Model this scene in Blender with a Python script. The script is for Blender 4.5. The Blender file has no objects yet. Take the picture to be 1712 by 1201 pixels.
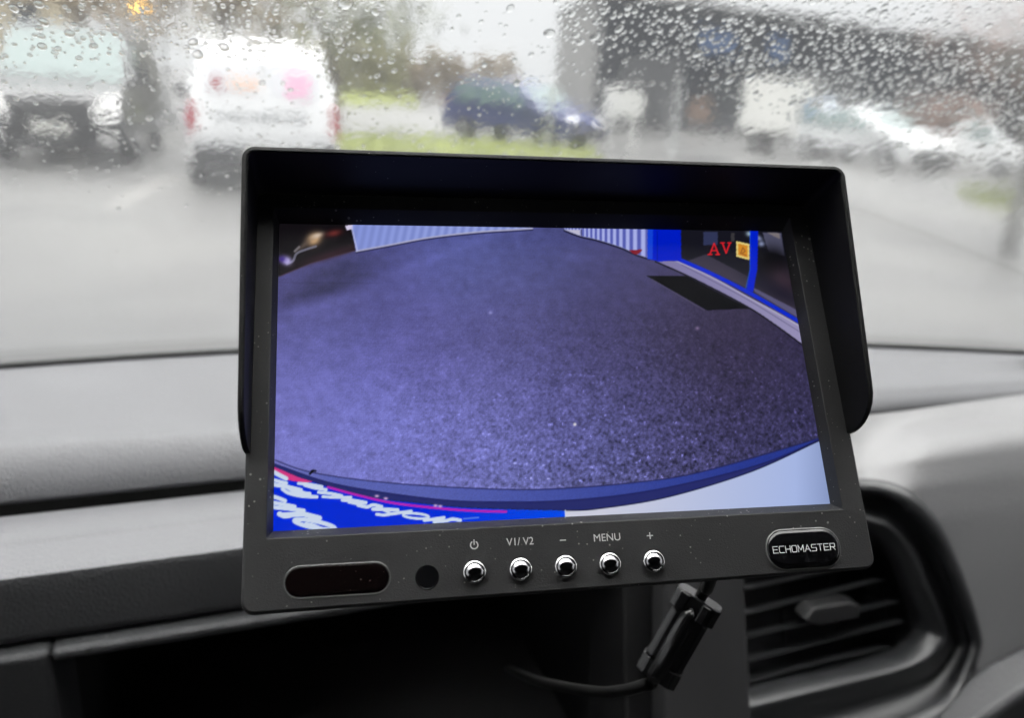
import bpy, bmesh, math, random
import numpy as np
from mathutils import Vector, Matrix

R = math.radians
random.seed(7); rng = np.random.default_rng(11)
SC = bpy.context.scene
COL = SC.collection

# ------------------------------------------------------------------ camera
FPX, CX, CY = 1350.0, 856.0, 600.5          # focal length / centre in photo pixels
ROLL = R(3.5); PITCH = R(18.84)
_X0 = Vector((1, 0, 0)); _U0 = Vector((0, math.sin(PITCH), math.cos(PITCH)))
FW = Vector((0, math.cos(PITCH), -math.sin(PITCH)))
XA = _X0 * math.cos(ROLL) + _U0 * math.sin(ROLL)
UA = _U0 * math.cos(ROLL) - _X0 * math.sin(ROLL)
CAM = Vector((0, 0, 1.55))
cam = bpy.data.cameras.new('camera'); camo = bpy.data.objects.new('camera', cam); COL.objects.link(camo)
cam.sensor_width = 36; cam.sensor_fit = 'HORIZONTAL'; cam.lens = FPX / 1712 * 36
cam.clip_start = .01; cam.clip_end = 2000
m = Matrix.Identity(4)
for i, v in enumerate((XA, UA, -FW)):
    for r_ in range(3): m[r_][i] = v[r_]
m.translation = CAM; camo.matrix_world = m
cam.dof.use_dof = True; cam.dof.focus_distance = .226; cam.dof.aperture_fstop = cam.lens / 2.45
SC.camera = camo

# ------------------------------------------------------------------ sky, sun, exposure
SUN_EL, SUN_AZ = R(80), R(-12)
w = bpy.data.worlds.new('World'); SC.world = w; w.use_nodes = True
nt = w.node_tree; nt.nodes.clear()
sky = nt.nodes.new('ShaderNodeTexSky'); sky.sky_type = 'NISHITA'; sky.sun_disc = False
sky.sun_elevation = SUN_EL; sky.sun_rotation = SUN_AZ; sky.air_density = 1.0; sky.dust_density = 6; sky.ozone_density = 1
hs = nt.nodes.new('ShaderNodeHueSaturation'); hs.inputs['Saturation'].default_value = .10
bgn = nt.nodes.new('ShaderNodeBackground'); bgn.inputs['Strength'].default_value = .15
wo = nt.nodes.new('ShaderNodeOutputWorld')
wtc = nt.nodes.new('ShaderNodeTexCoord'); wmp = nt.nodes.new('ShaderNodeMapping'); wmp.inputs['Location'].default_value = (0, 0, .2)   # even cloud: the glow of the higher sky reaches down to the horizon
nt.links.new(wtc.outputs['Generated'], wmp.inputs[0]); nt.links.new(wmp.outputs[0], sky.inputs['Vector'])
nt.links.new(sky.outputs[0], hs.inputs['Color']); nt.links.new(hs.outputs[0], bgn.inputs[0]); nt.links.new(bgn.outputs[0], wo.inputs[0])
sl = bpy.data.lights.new('sun', 'SUN'); sl.energy = 1.5; sl.angle = R(110); sl.color = (1, .98, .95)
so = bpy.data.objects.new('sun', sl); COL.objects.link(so)
so.rotation_euler = (SUN_EL - R(90), 0, -SUN_AZ)
SC.view_settings.view_transform = 'Standard'; SC.view_settings.look = 'None'
EXPO = 0.58
SC.view_settings.gamma = 1; SC.view_settings.exposure = EXPO
SC.render.engine = 'CYCLES'
SC.cycles.use_denoising = True
SC.cycles.max_bounces = 14; SC.cycles.transmission_bounces = 10; SC.cycles.glossy_bounces = 5; SC.cycles.diffuse_bounces = 4
SC.cycles.caustics_refractive = True; SC.cycles.caustics_reflective = True; SC.cycles.blur_glossy = .3
SC.cycles.sample_clamp_indirect = 12

# ------------------------------------------------------------------ projection helpers (photo pixels -> places)
def ray(x, y): return XA * ((x - CX) / FPX) - UA * ((y - CY) / FPX) + FW
def on_z(x, y, z=0.0):
    d = ray(x, y); return CAM + d * ((z - CAM.z) / d.z)
def at_y(x, y, Y):
    d = ray(x, y); return CAM + d * (Y / d.y)
def proj(p):
    d = Vector(p) - CAM; k = d.dot(FW)
    return (CX + FPX * d.dot(XA) / k, CY - FPX * d.dot(UA) / k)
EC = ray(4600, 367.4); EC.z = 0; EC.normalize()          # across the van
EF = Vector((-EC.y, EC.x, 0))                              # van's forward
def D(c, f, z): return EC * c + EF * f + Vector((0, 0, z))
def at_f(x, y, f):
    d = ray(x, y); return CAM + d * (f / d.dot(EF))

# ------------------------------------------------------------------ object helpers
def obj(name, verts, faces, mat, parent=None, smooth=False, bevel=0, seg=2, sub=0, matrix=None, mats=None, fm=None):
    me = bpy.data.meshes.new(name)
    me.from_pydata([tuple(v) for v in verts], [], faces); me.validate()
    bm = bmesh.new(); bm.from_mesh(me); bmesh.ops.recalc_face_normals(bm, faces=bm.faces); bm.to_mesh(me); bm.free()
    for mt in (mats or [mat]): me.materials.append(mt)
    if fm: me.polygons.foreach_set('material_index', fm)
    if smooth: me.polygons.foreach_set('use_smooth', [True] * len(me.polygons))
    o = bpy.data.objects.new(name, me); COL.objects.link(o)
    if parent: o.parent = parent
    if matrix is not None: o.matrix_local = matrix
    if bevel:
        b = o.modifiers.new('bevel', 'BEVEL'); b.width = bevel; b.segments = seg; b.limit_method = 'ANGLE'; b.angle_limit = R(35)
    if sub:
        s = o.modifiers.new('sub', 'SUBSURF'); s.levels = sub; s.render_levels = sub
    return o
def empty(name, loc=(0, 0, 0), rz=0, matrix=None):
    o = bpy.data.objects.new(name, None); COL.objects.link(o); o.empty_display_size = .1
    if matrix is not None: o.matrix_world = matrix
    else: o.location = loc; o.rotation_euler = (0, 0, rz)
    return o
def tag(o, label=None, cat=None, group=None, kind=None):
    if label: o['label'] = label
    if cat: o['category'] = cat
    if group: o['group'] = group
    if kind: o['kind'] = kind
    return o
class MB:
    def __init__(s): s.v = []; s.f = []
    def add(s, v, f):
        k = len(s.v); s.v += [Vector(p) for p in v]; s.f += [tuple(i + k for i in q) for q in f]; return s
    def box(s, x0, x1, y0, y1, z0, z1):
        return s.add([(x, y, z) for x in (x0, x1) for y in (y0, y1) for z in (z0, z1)],
                     [(0, 1, 3, 2), (4, 6, 7, 5), (0, 4, 5, 1), (2, 3, 7, 6), (0, 2, 6, 4), (1, 5, 7, 3)])
    def prism(s, pts, d):
        """polygon of 3d points extruded by vector d"""
        n = len(pts); d = Vector(d); a = [Vector(p) for p in pts]
        return s.add(a + [p + d for p in a], [tuple(range(n)), tuple(range(2 * n - 1, n - 1, -1))] + [(i, (i + 1) % n, n + (i + 1) % n, n + i) for i in range(n)])
    def tube(s, pts, r, n=10, cap=True):
        pts = [Vector(p) for p in pts]; rs = r if isinstance(r, (list, tuple)) else [r] * len(pts)
        k = len(s.v); up = None
        for i, p in enumerate(pts):
            t = (pts[min(i + 1, len(pts) - 1)] - pts[max(i - 1, 0)]).normalized()
            if up is None:
                up = t.cross(Vector((0, 0, 1)) if abs(t.z) < .9 else Vector((1, 0, 0))).normalized()
            up = (up - t * up.dot(t)).normalized(); sd = t.cross(up)
            s.v += [p + (up * math.cos(a) + sd * math.sin(a)) * rs[i] for a in [2 * math.pi * j / n for j in range(n)]]
        for i in range(len(pts) - 1):
            for j in range(n):
                a = k + i * n + j; b = k + i * n + (j + 1) % n
                s.f.append((a, b, b + n, a + n))
        if cap:
            s.f.append(tuple(range(k + n - 1, k - 1, -1))); e = k + (len(pts) - 1) * n; s.f.append(tuple(range(e, e + n)))
        return s
    def lathe(s, prof, c, ax, n=24):
        """prof = [(radius, height)...] about axis ax through c"""
        c = Vector(c); ax = Vector(ax).normalized(); u = ax.orthogonal().normalized(); v = ax.cross(u); k = len(s.v)
        for r, h in prof:
            s.v += [c + ax * h + (u * math.cos(a) + v * math.sin(a)) * r for a in [2 * math.pi * j / n for j in range(n)]]
        for i in range(len(prof) - 1):
            for j in range(n):
                a = k + i * n + j; b = k + i * n + (j + 1) % n; s.f.append((a, b, b + n, a + n))
        s.f.append(tuple(range(k + n - 1, k - 1, -1))); e = k + (len(prof) - 1) * n; s.f.append(tuple(range(e, e + n)))
        return s
    def build(s, name, mat, parent=None, **kw): return obj(name, s.v, s.f, mat, parent, **kw)
def grid_faces(nu, nv, close=False):
    f = []
    for i in range(nu - 1):
        for j in range(nv if close else nv - 1):
            a = i * nv + j; b = i * nv + (j + 1) % nv
            f.append((a, b, b + nv, a + nv))
    return f
def catmull(pts, n=8, closed=False):
    out = []; P = [np.array(p, float) for p in pts]; N = len(P)
    rngi = range(N) if closed else range(N - 1)
    for i in rngi:
        p0 = P[(i - 1) % N] if closed or i > 0 else 2 * P[0] - P[1]
        p1 = P[i]; p2 = P[(i + 1) % N]
        p3 = P[(i + 2) % N] if closed or i + 2 < N else 2 * P[-1] - P[-2]
        for k in range(n):
            t = k / n
            out.append(.5 * ((2 * p1) + (-p0 + p2) * t + (2 * p0 - 5 * p1 + 4 * p2 - p3) * t * t + (-p0 + 3 * p1 - 3 * p2 + p3) * t ** 3))
    if not closed: out.append(P[-1])
    return out

# ------------------------------------------------------------------ materials
def lin(c):
    return tuple((x / 12.92 if x <= .04045 else ((x + .055) / 1.055) ** 2.4) for x in [v / 255 for v in c])
def mat(name, col, rough=.5, spec=.5, metal=0, noise=None, bump=None, coat=0, emit=None, specks=None, coords='Object', sheen=0):
    """noise=(scale, amount[, stretch]) mottles the base colour; bump=(scale, distance); specks=(scale, threshold, colour)"""
    m = bpy.data.materials.new(name); m.use_nodes = True; n = m.node_tree.nodes; L = m.node_tree.links
    b = n['Principled BSDF']
    b.inputs['Base Color'].default_value = (*col, 1); b.inputs['Roughness'].default_value = rough
    b.inputs['Metallic'].default_value = metal; b.inputs['Specular IOR Level'].default_value = spec
    b.inputs['Coat Weight'].default_value = coat; b.inputs['Coat Roughness'].default_value = .05
    tc = n.new('ShaderNodeTexCoord'); src = tc.outputs[coords]
    colout = None
    if noise:
        t = n.new('ShaderNodeTexNoise'); t.inputs['Scale'].default_value = noise[0]; t.inputs['Detail'].default_value = 6
        if len(noise) > 2:
            mp = n.new('ShaderNodeMapping'); mp.inputs['Scale'].default_value = noise[2]; L.new(src, mp.inputs[0]); L.new(mp.outputs[0], t.inputs['Vector'])
        else: L.new(src, t.inputs['Vector'])
        rp = n.new('ShaderNodeValToRGB'); k = noise[1]
        rp.color_ramp.elements[0].position = .3; rp.color_ramp.elements[1].position = .7
        rp.color_ramp.elements[0].color = (*[c * (1 - k) for c in col], 1); rp.color_ramp.elements[1].color = (*[min(1, c * (1 + k)) for c in col], 1)
        L.new(t.outputs['Fac'], rp.inputs[0]); colout = rp.outputs[0]
        mr = n.new('ShaderNodeMapRange'); mr.inputs['To Min'].default_value = max(.02, rough - .08); mr.inputs['To Max'].default_value = min(1, rough + .08)
        L.new(t.outputs['Fac'], mr.inputs['Value']); L.new(mr.outputs[0], b.inputs['Roughness'])
    if specks:
        v = n.new('ShaderNodeTexVoronoi'); v.inputs['Scale'].default_value = specks[0]; L.new(src, v.inputs['Vector'])
        # only some cells carry a speck, of a random size
        sep = n.new('ShaderNodeSeparateColor'); L.new(v.outputs['Color'], sep.inputs[0])
        big = n.new('ShaderNodeTexNoise'); big.inputs['Scale'].default_value = specks[0] * .09; L.new(src, big.inputs['Vector'])
        mb = n.new('ShaderNodeMapRange'); mb.inputs['From Min'].default_value = .42; mb.inputs['From Max'].default_value = .7; L.new(big.outputs['Fac'], mb.inputs['Value'])
        th = n.new('ShaderNodeMath'); th.operation = 'MULTIPLY'; th.inputs[1].default_value = specks[1]
        pw = n.new('ShaderNodeMath'); pw.operation = 'POWER'; pw.inputs[1].default_value = 3.0; L.new(sep.outputs[0], pw.inputs[0])
        ad = n.new('ShaderNodeMath'); ad.operation = 'MULTIPLY_ADD'; ad.inputs[1].default_value = 1.0; ad.inputs[2].default_value = .35; L.new(mb.outputs[0], ad.inputs[0])
        m2 = n.new('ShaderNodeMath'); m2.operation = 'MULTIPLY'; L.new(pw.outputs[0], m2.inputs[0]); L.new(ad.outputs[0], m2.inputs[1])
        L.new(m2.outputs[0], th.inputs[0])
        lt = n.new('ShaderNodeMath'); lt.operation = 'LESS_THAN'; L.new(v.outputs['Distance'], lt.inputs[0]); L.new(th.outputs[0], lt.inputs[1])
        mx = n.new('ShaderNodeMix'); mx.data_type = 'RGBA'; mx.inputs[6].default_value = (*col, 1)
        if colout: L.new(colout, mx.inputs[6])
        mx.inputs[7].default_value = (*specks[2], 1); L.new(lt.outputs[0], mx.inputs[0]); colout = mx.outputs[2]
    if colout: L.new(colout, b.inputs['Base Color'])
    if bump:
        t = n.new('ShaderNodeTexNoise'); t.inputs['Scale'].default_value = bump[0]; t.inputs['Detail'].default_value = 3; L.new(src, t.inputs['Vector'])
        if len(bump) > 2:
            t = n.new('ShaderNodeTexVoronoi'); t.inputs['Scale'].default_value = bump[0]; L.new(src, t.inputs['Vector'])
        bp = n.new('ShaderNodeBump'); bp.inputs['Distance'].default_value = bump[1]; L.new(t.outputs[0], bp.inputs['Height']); L.new(bp.outputs[0], b.inputs['Normal'])
    if emit:
        b.inputs['Emission Color'].default_value = (*emit[0], 1); b.inputs['Emission Strength'].default_value = emit[1]
    return m

M = {}
M['dash'] = mat('dash_plastic', (.122, .124, .133), .5, .5, noise=(9, .06), bump=(1050, .00038, 1))
M['dash_face'] = mat('dash_face_plastic', (.042, .043, .046), .5, .4, noise=(14, .1), bump=(700, .0003, 1), specks=(160, .045, (.35, .35, .36)))
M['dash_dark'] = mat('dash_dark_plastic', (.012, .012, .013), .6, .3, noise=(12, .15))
M['vent'] = mat('vent_plastic', (.026, .027, .029), .42, .5, noise=(20, .08))
M['bezel'] = mat('monitor_plastic', (.031, .031, .032), .52, .25, noise=(60, .14), bump=(2600, .00008), specks=(850, .28, (.20, .19, .18)))
M['hood'] = mat('hood_plastic', (.009, .009, .009), .55, .2, noise=(60, .1), specks=(600, .12, (.3, .3, .28)))
M['gloss_black'] = mat('gloss_black_plastic', (.006, .006, .007), .06, .5)
M['ir'] = mat('smoked_red_plastic', (.005, .003, .003), .06, .5, specks=(850, .25, (.2, .17, .15)))
M['chrome'] = mat('chrome', (.8, .8, .8), .05, .5, 1)
M['dimmed_chrome'] = mat('dimmed_chrome', (.42, .42, .43), .04, .5, 1)  # chrome darkened in its colour to stand for the dark cabin it reflects
M['print'] = mat('grey_print', (.55, .55, .55), .6)
M['silver_print'] = mat('silver_print', (.75, .75, .76), .4, .5)
M['cable'] = mat('cable_rubber', (.004, .004, .004), .5, .2)
M['ferrite'] = mat('ferrite_shell_plastic', (.014, .014, .015), .2, .6)
M['gap'] = mat('gap_painted_shade', (.004, .004, .004), .8, .1)  # near-black colour standing for the shade inside the dash slot
M['seal'] = mat('rubber_seal', (.035, .036, .037), .5, .3)
M['cabin'] = mat('cabin_trim_fabric', (.05, .05, .052), .9, .2, noise=(30, .2))
M['cabin_floor'] = mat('cabin_floor_rubber', (.03, .03, .03), .8, .2, noise=(20, .2))

def leaf(name, c0, c1):
    m = bpy.data.materials.new(name); m.use_nodes = True; n = m.node_tree.nodes; L = m.node_tree.links; b = n['Principled BSDF']
    g = n.new('ShaderNodeNewGeometry'); rp = n.new('ShaderNodeValToRGB'); rp.color_ramp.elements[0].color = (*c0, 1); rp.color_ramp.elements[1].color = (*c1, 1)
    L.new(g.outputs['Random Per Island'], rp.inputs[0]); L.new(rp.outputs[0], b.inputs['Base Color']); b.inputs['Roughness'].default_value = .6
    return m

# ------------------------------------------------------------------ the yard outside
def wet_asphalt():
    m = bpy.data.materials.new('wet_asphalt'); m.use_nodes = True; n = m.node_tree.nodes; L = m.node_tree.links; b = n['Principled BSDF']
    tc = n.new('ShaderNodeTexCoord')
    big = n.new('ShaderNodeTexNoise'); big.inputs['Scale'].default_value = .35; big.inputs['Detail'].default_value = 5; L.new(tc.outputs['Object'], big.inputs['Vector'])
    fine = n.new('ShaderNodeTexNoise'); fine.inputs['Scale'].default_value = 60; fine.inputs['Detail'].default_value = 4; L.new(tc.outputs['Object'], fine.inputs['Vector'])
    rp = n.new('ShaderNodeValToRGB'); rp.color_ramp.elements[0].position = .35; rp.color_ramp.elements[1].position = .65
    rp.color_ramp.elements[0].color = (.055, .055, .056, 1); rp.color_ramp.elements[1].color = (.095, .094, .090, 1); L.new(big.outputs[0], rp.inputs[0])
    mx = n.new('ShaderNodeMix'); mx.data_type = 'RGBA'; mx.blend_type = 'MULTIPLY'; mx.inputs[0].default_value = .5
    L.new(rp.outputs[0], mx.inputs[6]); L.new(fine.outputs[0], mx.inputs[7]); L.new(mx.outputs[2], b.inputs['Base Color'])
    mr = n.new('ShaderNodeMapRange'); mr.inputs['From Min'].default_value = .35; mr.inputs['From Max'].default_value = .65
    mr.inputs['To Min'].default_value = .28; mr.inputs['To Max'].default_value = .55; L.new(big.outputs[0], mr.inputs['Value']); L.new(mr.outputs[0], b.inputs['Roughness'])
    bp = n.new('ShaderNodeBump'); bp.inputs['Distance'].default_value = .004; bp.inputs['Strength'].default_value = .4; L.new(fine.outputs[0], bp.inputs['Height']); L.new(bp.outputs[0], b.inputs['Normal'])
    b.inputs['Specular IOR Level'].default_value = .6
    return m
M['asphalt'] = wet_asphalt()
M['path'] = mat('wet_concrete', (.13, .13, .127), .4, .5, noise=(1.5, .12))
M['grass'] = mat('grass_turf', (.16, .185, .045), .8, .2, noise=(1.2, .35))
M['line'] = mat('worn_white_paint', (.15, .147, .14), .5, .4, noise=(5, .5))
S = 300
tag(obj('ground', [(-S, -S, 0), (S, -S, 0), (S, S, 0), (-S, S, 0)], [(0, 1, 2, 3)], M['asphalt']), kind='structure')
def ground_patch(name, px, z, m, kind='structure', thick=None):
    pts = [on_z(x, y, z) for x, y in px]
    if thick: mb = MB().prism([p - Vector((0, 0, thick)) for p in pts], (0, 0, thick)); return tag(mb.build(name, m), kind=kind)
    return tag(obj(name, pts, [tuple(range(len(pts)))], m), kind=kind)
# verge with tufts: far strip, near strip, small patch by the tree
def verge(name, px, label):
    pts = [on_z(x, y, .08) for x, y in px]
    mb = MB().prism([p - Vector((0, 0, .1)) for p in pts], (0, 0, .1))
    # grass blades
    xs = [p.x for p in pts]; ys = [p.y for p in pts]
    def inside(q):
        c = False
        for i in range(len(pts)):
            a, b = pts[i], pts[i - 1]
            if (a.y > q[1]) != (b.y > q[1]) and q[0] < (b.x - a.x) * (q[1] - a.y) / (b.y - a.y) + a.x: c = not c
        return c
    k = 0
    while k < 1500:
        q = (random.uniform(min(xs), max(xs)), random.uniform(min(ys), max(ys))); k += 1
        if inside(q):
            a = random.uniform(0, 6.28); h = random.uniform(.06, .16); wd = .02
            mb.add([(q[0] - wd * math.cos(a), q[1] - wd * math.sin(a), .075), (q[0] + wd * math.cos(a), q[1] + wd * math.sin(a), .075), (q[0] + random.uniform(-.05, .05), q[1] + random.uniform(-.05, .05), .08 + h)], [(0, 1, 2)])
    o = mb.build(name, M['grass']); tag(o, label, 'grass', kind='stuff'); return o
verge('grass_verge', [(540, 222), (760, 230), (985, 244), (1010, 264), (760, 258), (540, 249)], 'green grass strip in front of the blue car')
verge('grass_verge', [(560, 150), (690, 152), (700, 170), (560, 174)], 'small green lawn beyond the path, right of the white van')
verge('grass_verge', [(1600, 318), (1712, 322), (1780, 345), (1660, 340)], 'green grass patch at the foot of the grey trunk')
ground_patch('path', [(500, 178), (760, 184), (1010, 236), (980, 242), (760, 228), (500, 219)], .05, M['path'], thick=.08)
ground_patch('parking_line', [(290, 292), (312, 292), (205, 345), (165, 348)], .004, M['line'])

# --- trees and hedges
M['bark'] = mat('bark', (.09, .075, .06), .9, .2, noise=(6, .3, (1, 1, .2)))
M['bark_grey'] = mat('grey_bark', (.16, .16, .15), .9, .2, noise=(6, .3, (1, 1, .2)))
M['leaf_green'] = leaf('dull_green_leaves', (.05, .06, .025), (.12, .13, .06))
M['leaf_brown'] = leaf('brown_leaves', (.09, .065, .035), (.20, .15, .08))
M['leaf_red'] = leaf('red_brown_leaves', (.07, .045, .035), (.19, .11, .08))
M['leaf_gold'] = leaf('pale_gold_leaves', (.16, .15, .08), (.3, .29, .17))
def tree(name, base, h, cr, lm, label, n=1500, crown_c=.62, flat=.75, leafsize=.14, trunk_r=.14, bark='bark', limbs=7, group=None, cat='tree'):
    root = empty(name, base); tag(root, label, cat, group)
    t = MB(); tops = []
    wob = [Vector((random.uniform(-.1, .1), random.uniform(-.1, .1), h * crown_c * i / 4)) for i in range(5)]; wob[0] = Vector((0, 0, -.05))
    t.tube(wob, [trunk_r * (1 - .14 * i) for i in range(5)], 9)
    for i in range(limbs):
        a = 6.28 * i / limbs + random.uniform(-.3, .3); st = wob[2].lerp(wob[4], random.random())
        rr = cr * random.uniform(.5, .95); e = Vector((math.cos(a) * rr, math.sin(a) * rr, h * crown_c + random.uniform(-.15, .33) * h))
        mid = st.lerp(e, .5) + Vector((0, 0, .12 * h)); t.tube([st, mid, e], [trunk_r * .4, trunk_r * .25, trunk_r * .08], 6); tops.append(e)
        for q in range(3):
            e2 = e + Vector((random.uniform(-1, 1), random.uniform(-1, 1), random.uniform(-.3, 1))) * cr * .35
            t.tube([mid, mid.lerp(e2, .6) + Vector((0, 0, .05 * h)), e2], [trunk_r * .2, trunk_r * .1, trunk_r * .03], 5); tops.append(e2)
    t.build('trunk', M[bark], root, smooth=True)
    c = MB()
    for k in range(n):
        tp = tops[k % len(tops)]
        p = tp + Vector((random.gauss(0, 1), random.gauss(0, 1), random.gauss(0, flat))) * cr * .24
        if p.z < .15: continue
        u = Vector((random.gauss(0, 1), random.gauss(0, 1), random.gauss(0, 1))).normalized(); v = u.orthogonal().normalized(); s = leafsize * random.uniform(.5, 1.4)
        c.add([p - u * s, p - v * s * .5, p + u * s, p + v * s * .5], [(0, 1, 2, 3)])
    c.build('crown', lm, root)
    return root
def gp(x, d):                        # ground point seen at column x, d metres ahead
    q = ray(x, 300); return Vector((q.x / q.y * d, d, 0))
tree('tree', gp(385, 21), 5.0, 2.4, M['leaf_brown'], 'brown tree rising behind the white van', 1700, leafsize=.10)
tree('tree', gp(560, 24), 4.4, 2.4, M['leaf_green'], 'dull green tree to the right of the white van roof', 1100, leafsize=.12)
tree('tree', gp(470, 30), 5.6, 2.8, M['leaf_gold'], 'pale yellowish tree farthest behind the white van', 800, leafsize=.12)
tree('tree', gp(165, 24), 4.6, 2.1, M['leaf_brown'], 'dark brown tree behind the black van roof', 1800, leafsize=.13)
tree('tree', gp(1690, 24), 4.2, 2.6, M['leaf_red'], 'red brown thin tree at the right edge beyond the parked vehicles', 900, leafsize=.10)
tree('tree', gp(1715, 9.5), 3.2, 1.1, M['leaf_red'], 'grey trunked tree in the grass patch at the right edge', 160, leafsize=.06, trunk_r=.11, bark='bark_grey')
def hedge(base, L_, wd, h, ang, lm, label, n=1800, ls=.12):
    root = empty('hedge', base, ang); tag(root, label, 'hedge'); c = MB(); st = MB()
    for i in range(10):
        x = (i / 9 - .5) * L_; st.tube([(x, 0, -.05), (x + random.uniform(-.1, .1), random.uniform(-.1, .1), h * .8)], [.04, .015], 5)
    st.build('stem', M['bark'], root)
    for k in range(n):
        x = random.uniform(-.5, .5) * L_; hh = h * (.8 + .2 * math.sin(x * 2.1 + 1) * math.cos(x * .9))
        p = Vector((x, random.gauss(0, .3) * wd, hh * random.random() ** .7)); u = Vector((random.gauss(0, 1), random.gauss(0, 1), random.gauss(0, 1))).normalized(); v = u.orthogonal().normalized(); s = ls * random.uniform(.5, 1.4)
        c.add([p - u * s, p - v * s * .5, p + u * s, p + v * s * .5], [(0, 1, 2, 3)])
    c.build('foliage', lm, root); return root
hedge(gp(715, 72), 15, 2.5, 4.0, .1, M['leaf_brown'], 'brown hedge between the white van and the blue car', 2600, .30)
hedge(gp(590, 68), 9.0, 2.5, 5.6, .0, M['leaf_gold'], 'straw coloured bushes just right of the white van', 1800, .32)
hedge(gp(1560, 33), 5.0, 1.2, 2.2, .6, M['leaf_red'], 'red brown hedge above the white vehicles at right', 2400, .14)

# --- buildings
M['cladding'] = mat('dark_blue_grey_cladding', (.026, .030, .038), .8, .1, noise=(.5, .12, (1, 1, .1)))
M['endwall'] = mat('light_grey_render', (.22, .22, .22), .7, .3, noise=(.6, .1))
M['glass_dark'] = mat('dark_window_glass', (.02, .025, .03), .08, .6)
M['bluesign'] = mat('blue_sign_paint', (.055, .10, .21), .5, .3)
M['buff'] = mat('buff_brick', (.42, .37, .26), .8, .2, noise=(3, .12))
M['roof'] = mat('grey_roof', (.25, .25, .25), .6)
A0 = Vector((2.75, 35, 0)); A1 = Vector((31.5, 53, 0)); A2 = Vector((27.5, 62, 0)); A3 = Vector((1.55, 46, 0)); BH = 5.15
bld = empty('warehouse', A0); tag(bld, 'long dark grey warehouse with a light grey end wall across the yard', 'warehouse')
def rel(p): return Vector(p) - A0
mb = MB().prism([rel(A0), rel(A1), rel(A2), rel(A3)], (0, 0, BH)); mb.build('wall', M['cladding'], bld)
fd = (A1 - A0).normalized(); fn = Vector((fd.y, -fd.x, 0))
ed = (A3 - A0).normalized(); en = Vector((-ed.y, ed.x, 0))
MB().prism([rel(A0) + fn * .03 , rel(A3), rel(A3) + en * .15, rel(A0) + en * .15 + fn * .03], (0, 0, BH + .1)).build('end_wall', M['endwall'], bld)
MB().prism([Vector((-.3, -.4, BH)), rel(A1) + Vector((.3, -.4, BH)), rel(A2) + Vector((.3, .3, BH)), rel(A3) + Vector((-.3, .3, BH))], (0, 0, .22)).build('roof', M['roof'], bld)
def on_facade(name, s0, s1, z0, z1, m, t=.06, parent=bld, sub=None):
    p = [fd * s0 + fn * .002 + Vector((0, 0, z0)), fd * s1 + fn * .002 + Vector((0, 0, z0)), fd * s1 + fn * .002 + Vector((0, 0, z1)), fd * s0 + fn * .002 + Vector((0, 0, z1))]
    return MB().prism(p, fn * t).build(name, m, parent)
M['facade_light'] = mat('pale_grey_panel', (.07, .072, .078), .6, noise=(1, .1))
for s0, s1 in ((1.2, 4.6), (12.5, 16.5), (19.5, 23.5)): on_facade('roller_door', s0, s1, 0, 3.0, M['facade_light'])
for s0, s1 in ((6, 8.5), (9.3, 11.5), (25, 28), (29, 32)): on_facade('window', s0, s1, .9, 2.2, M['glass_dark'])
for s0, s1, z0, z1 in ((5.3, 7.3, 3.35, 4.2), (9.6, 10.8, 3.3, 4.3)): on_facade('sign_board', s0, s1, z0, z1, M['bluesign'], .12)
for s in range(0, 33, 2): on_facade('cladding_batten', s + .1, s + .16, 0, BH - .05, M['cladding'], .04)
B0 = gp(-60, 46)
bb = empty('brick_house', B0, .25); tag(bb, 'buff brick house in the far left corner', 'house')
MB().box(-8, 5.5, 0, 7, 0, 5.2).build('wall', M['buff'], bb)
MB().prism([(-8.4, -.4, 5.2), (5.9, -.4, 5.2), (5.9, 3.5, 7.4), (-8.4, 3.5, 7.4)], (0, .01, .2)).build('roof', M['roof'], bb)
for x in (-6, -2.5, 1, 3.6):
    wv = MB().box(x, x + 1.3, -.06, -.003, 2.9, 4.2).build('window', M['endwall'], bb); MB().box(x + .1, x + 1.2, -.08, -.062, 3.0, 4.1).build('pane', M['glass_dark'], wv)

# --- posts, lamp, signs
M['galv'] = mat('galvanised_steel', (.45, .46, .46), .45, .5, .3, noise=(8, .1))
M['lamp'] = mat('lit_lamp_lens', (.9, .6, .15), .4, emit=((1, .55, .10), 6))
lp = at_y(236, 8, 22); lr = empty('street_lamp', (lp.x, lp.y, 0)); tag(lr, 'yellow lit lamp on a post behind the black van', 'street lamp')
MB().tube([(0.5, 0, -.1), (0.5, 0, lp.z + .1), (.3, 0, lp.z + .3), (0, 0, lp.z + .22)], [.06, .045, .04, .04], 8).build('post', M['galv'], lr, smooth=True)
MB().lathe([(.05, .2), (.17, .17), (.2, .05), (.2, .02)], (0, 0, lp.z), (0, 0, 1), 14).build('shade', M['galv'], lr, smooth=True)
MB().lathe([(.18, .02), (.17, -.08), (.1, -.15), (.02, -.17)], (0, 0, lp.z), (0, 0, 1), 14).build('lens', M['lamp'], lr, smooth=True)
def post(px, pyb, top, r, label, m, cat='post'):
    b = on_z(px, pyb, 0); t = MB().lathe([(r * 1.6, -.05), (r * 1.6, .12), (r, .16), (r, top - .05), (r * .6, top)], (0, 0, 0), (0, 0, 1), 12)
    o = t.build('post', m, None, smooth=False); o.location = b; return tag(o, label, cat)
M['white_paint'] = mat('white_paint', (.68, .68, .66), .4, .4, noise=(3, .06))
post(1122, 262, 1.9, .06, 'pale grey post standing right of the white notice board', M['galv'])
post(365 + 550, 250, 1.6, .05, 'thin grey pole in front of the blue car door', M['galv'])
nb = on_z(1035, 250, 0); nr = empty('notice_board', nb, -.15); tag(nr, 'white notice board on two white legs right of the blue car', 'notice board')
MB().box(-.55, .5, -.06, .06, .85, 1.6).build('panel', M['white_paint'], nr, bevel=.03)
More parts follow.
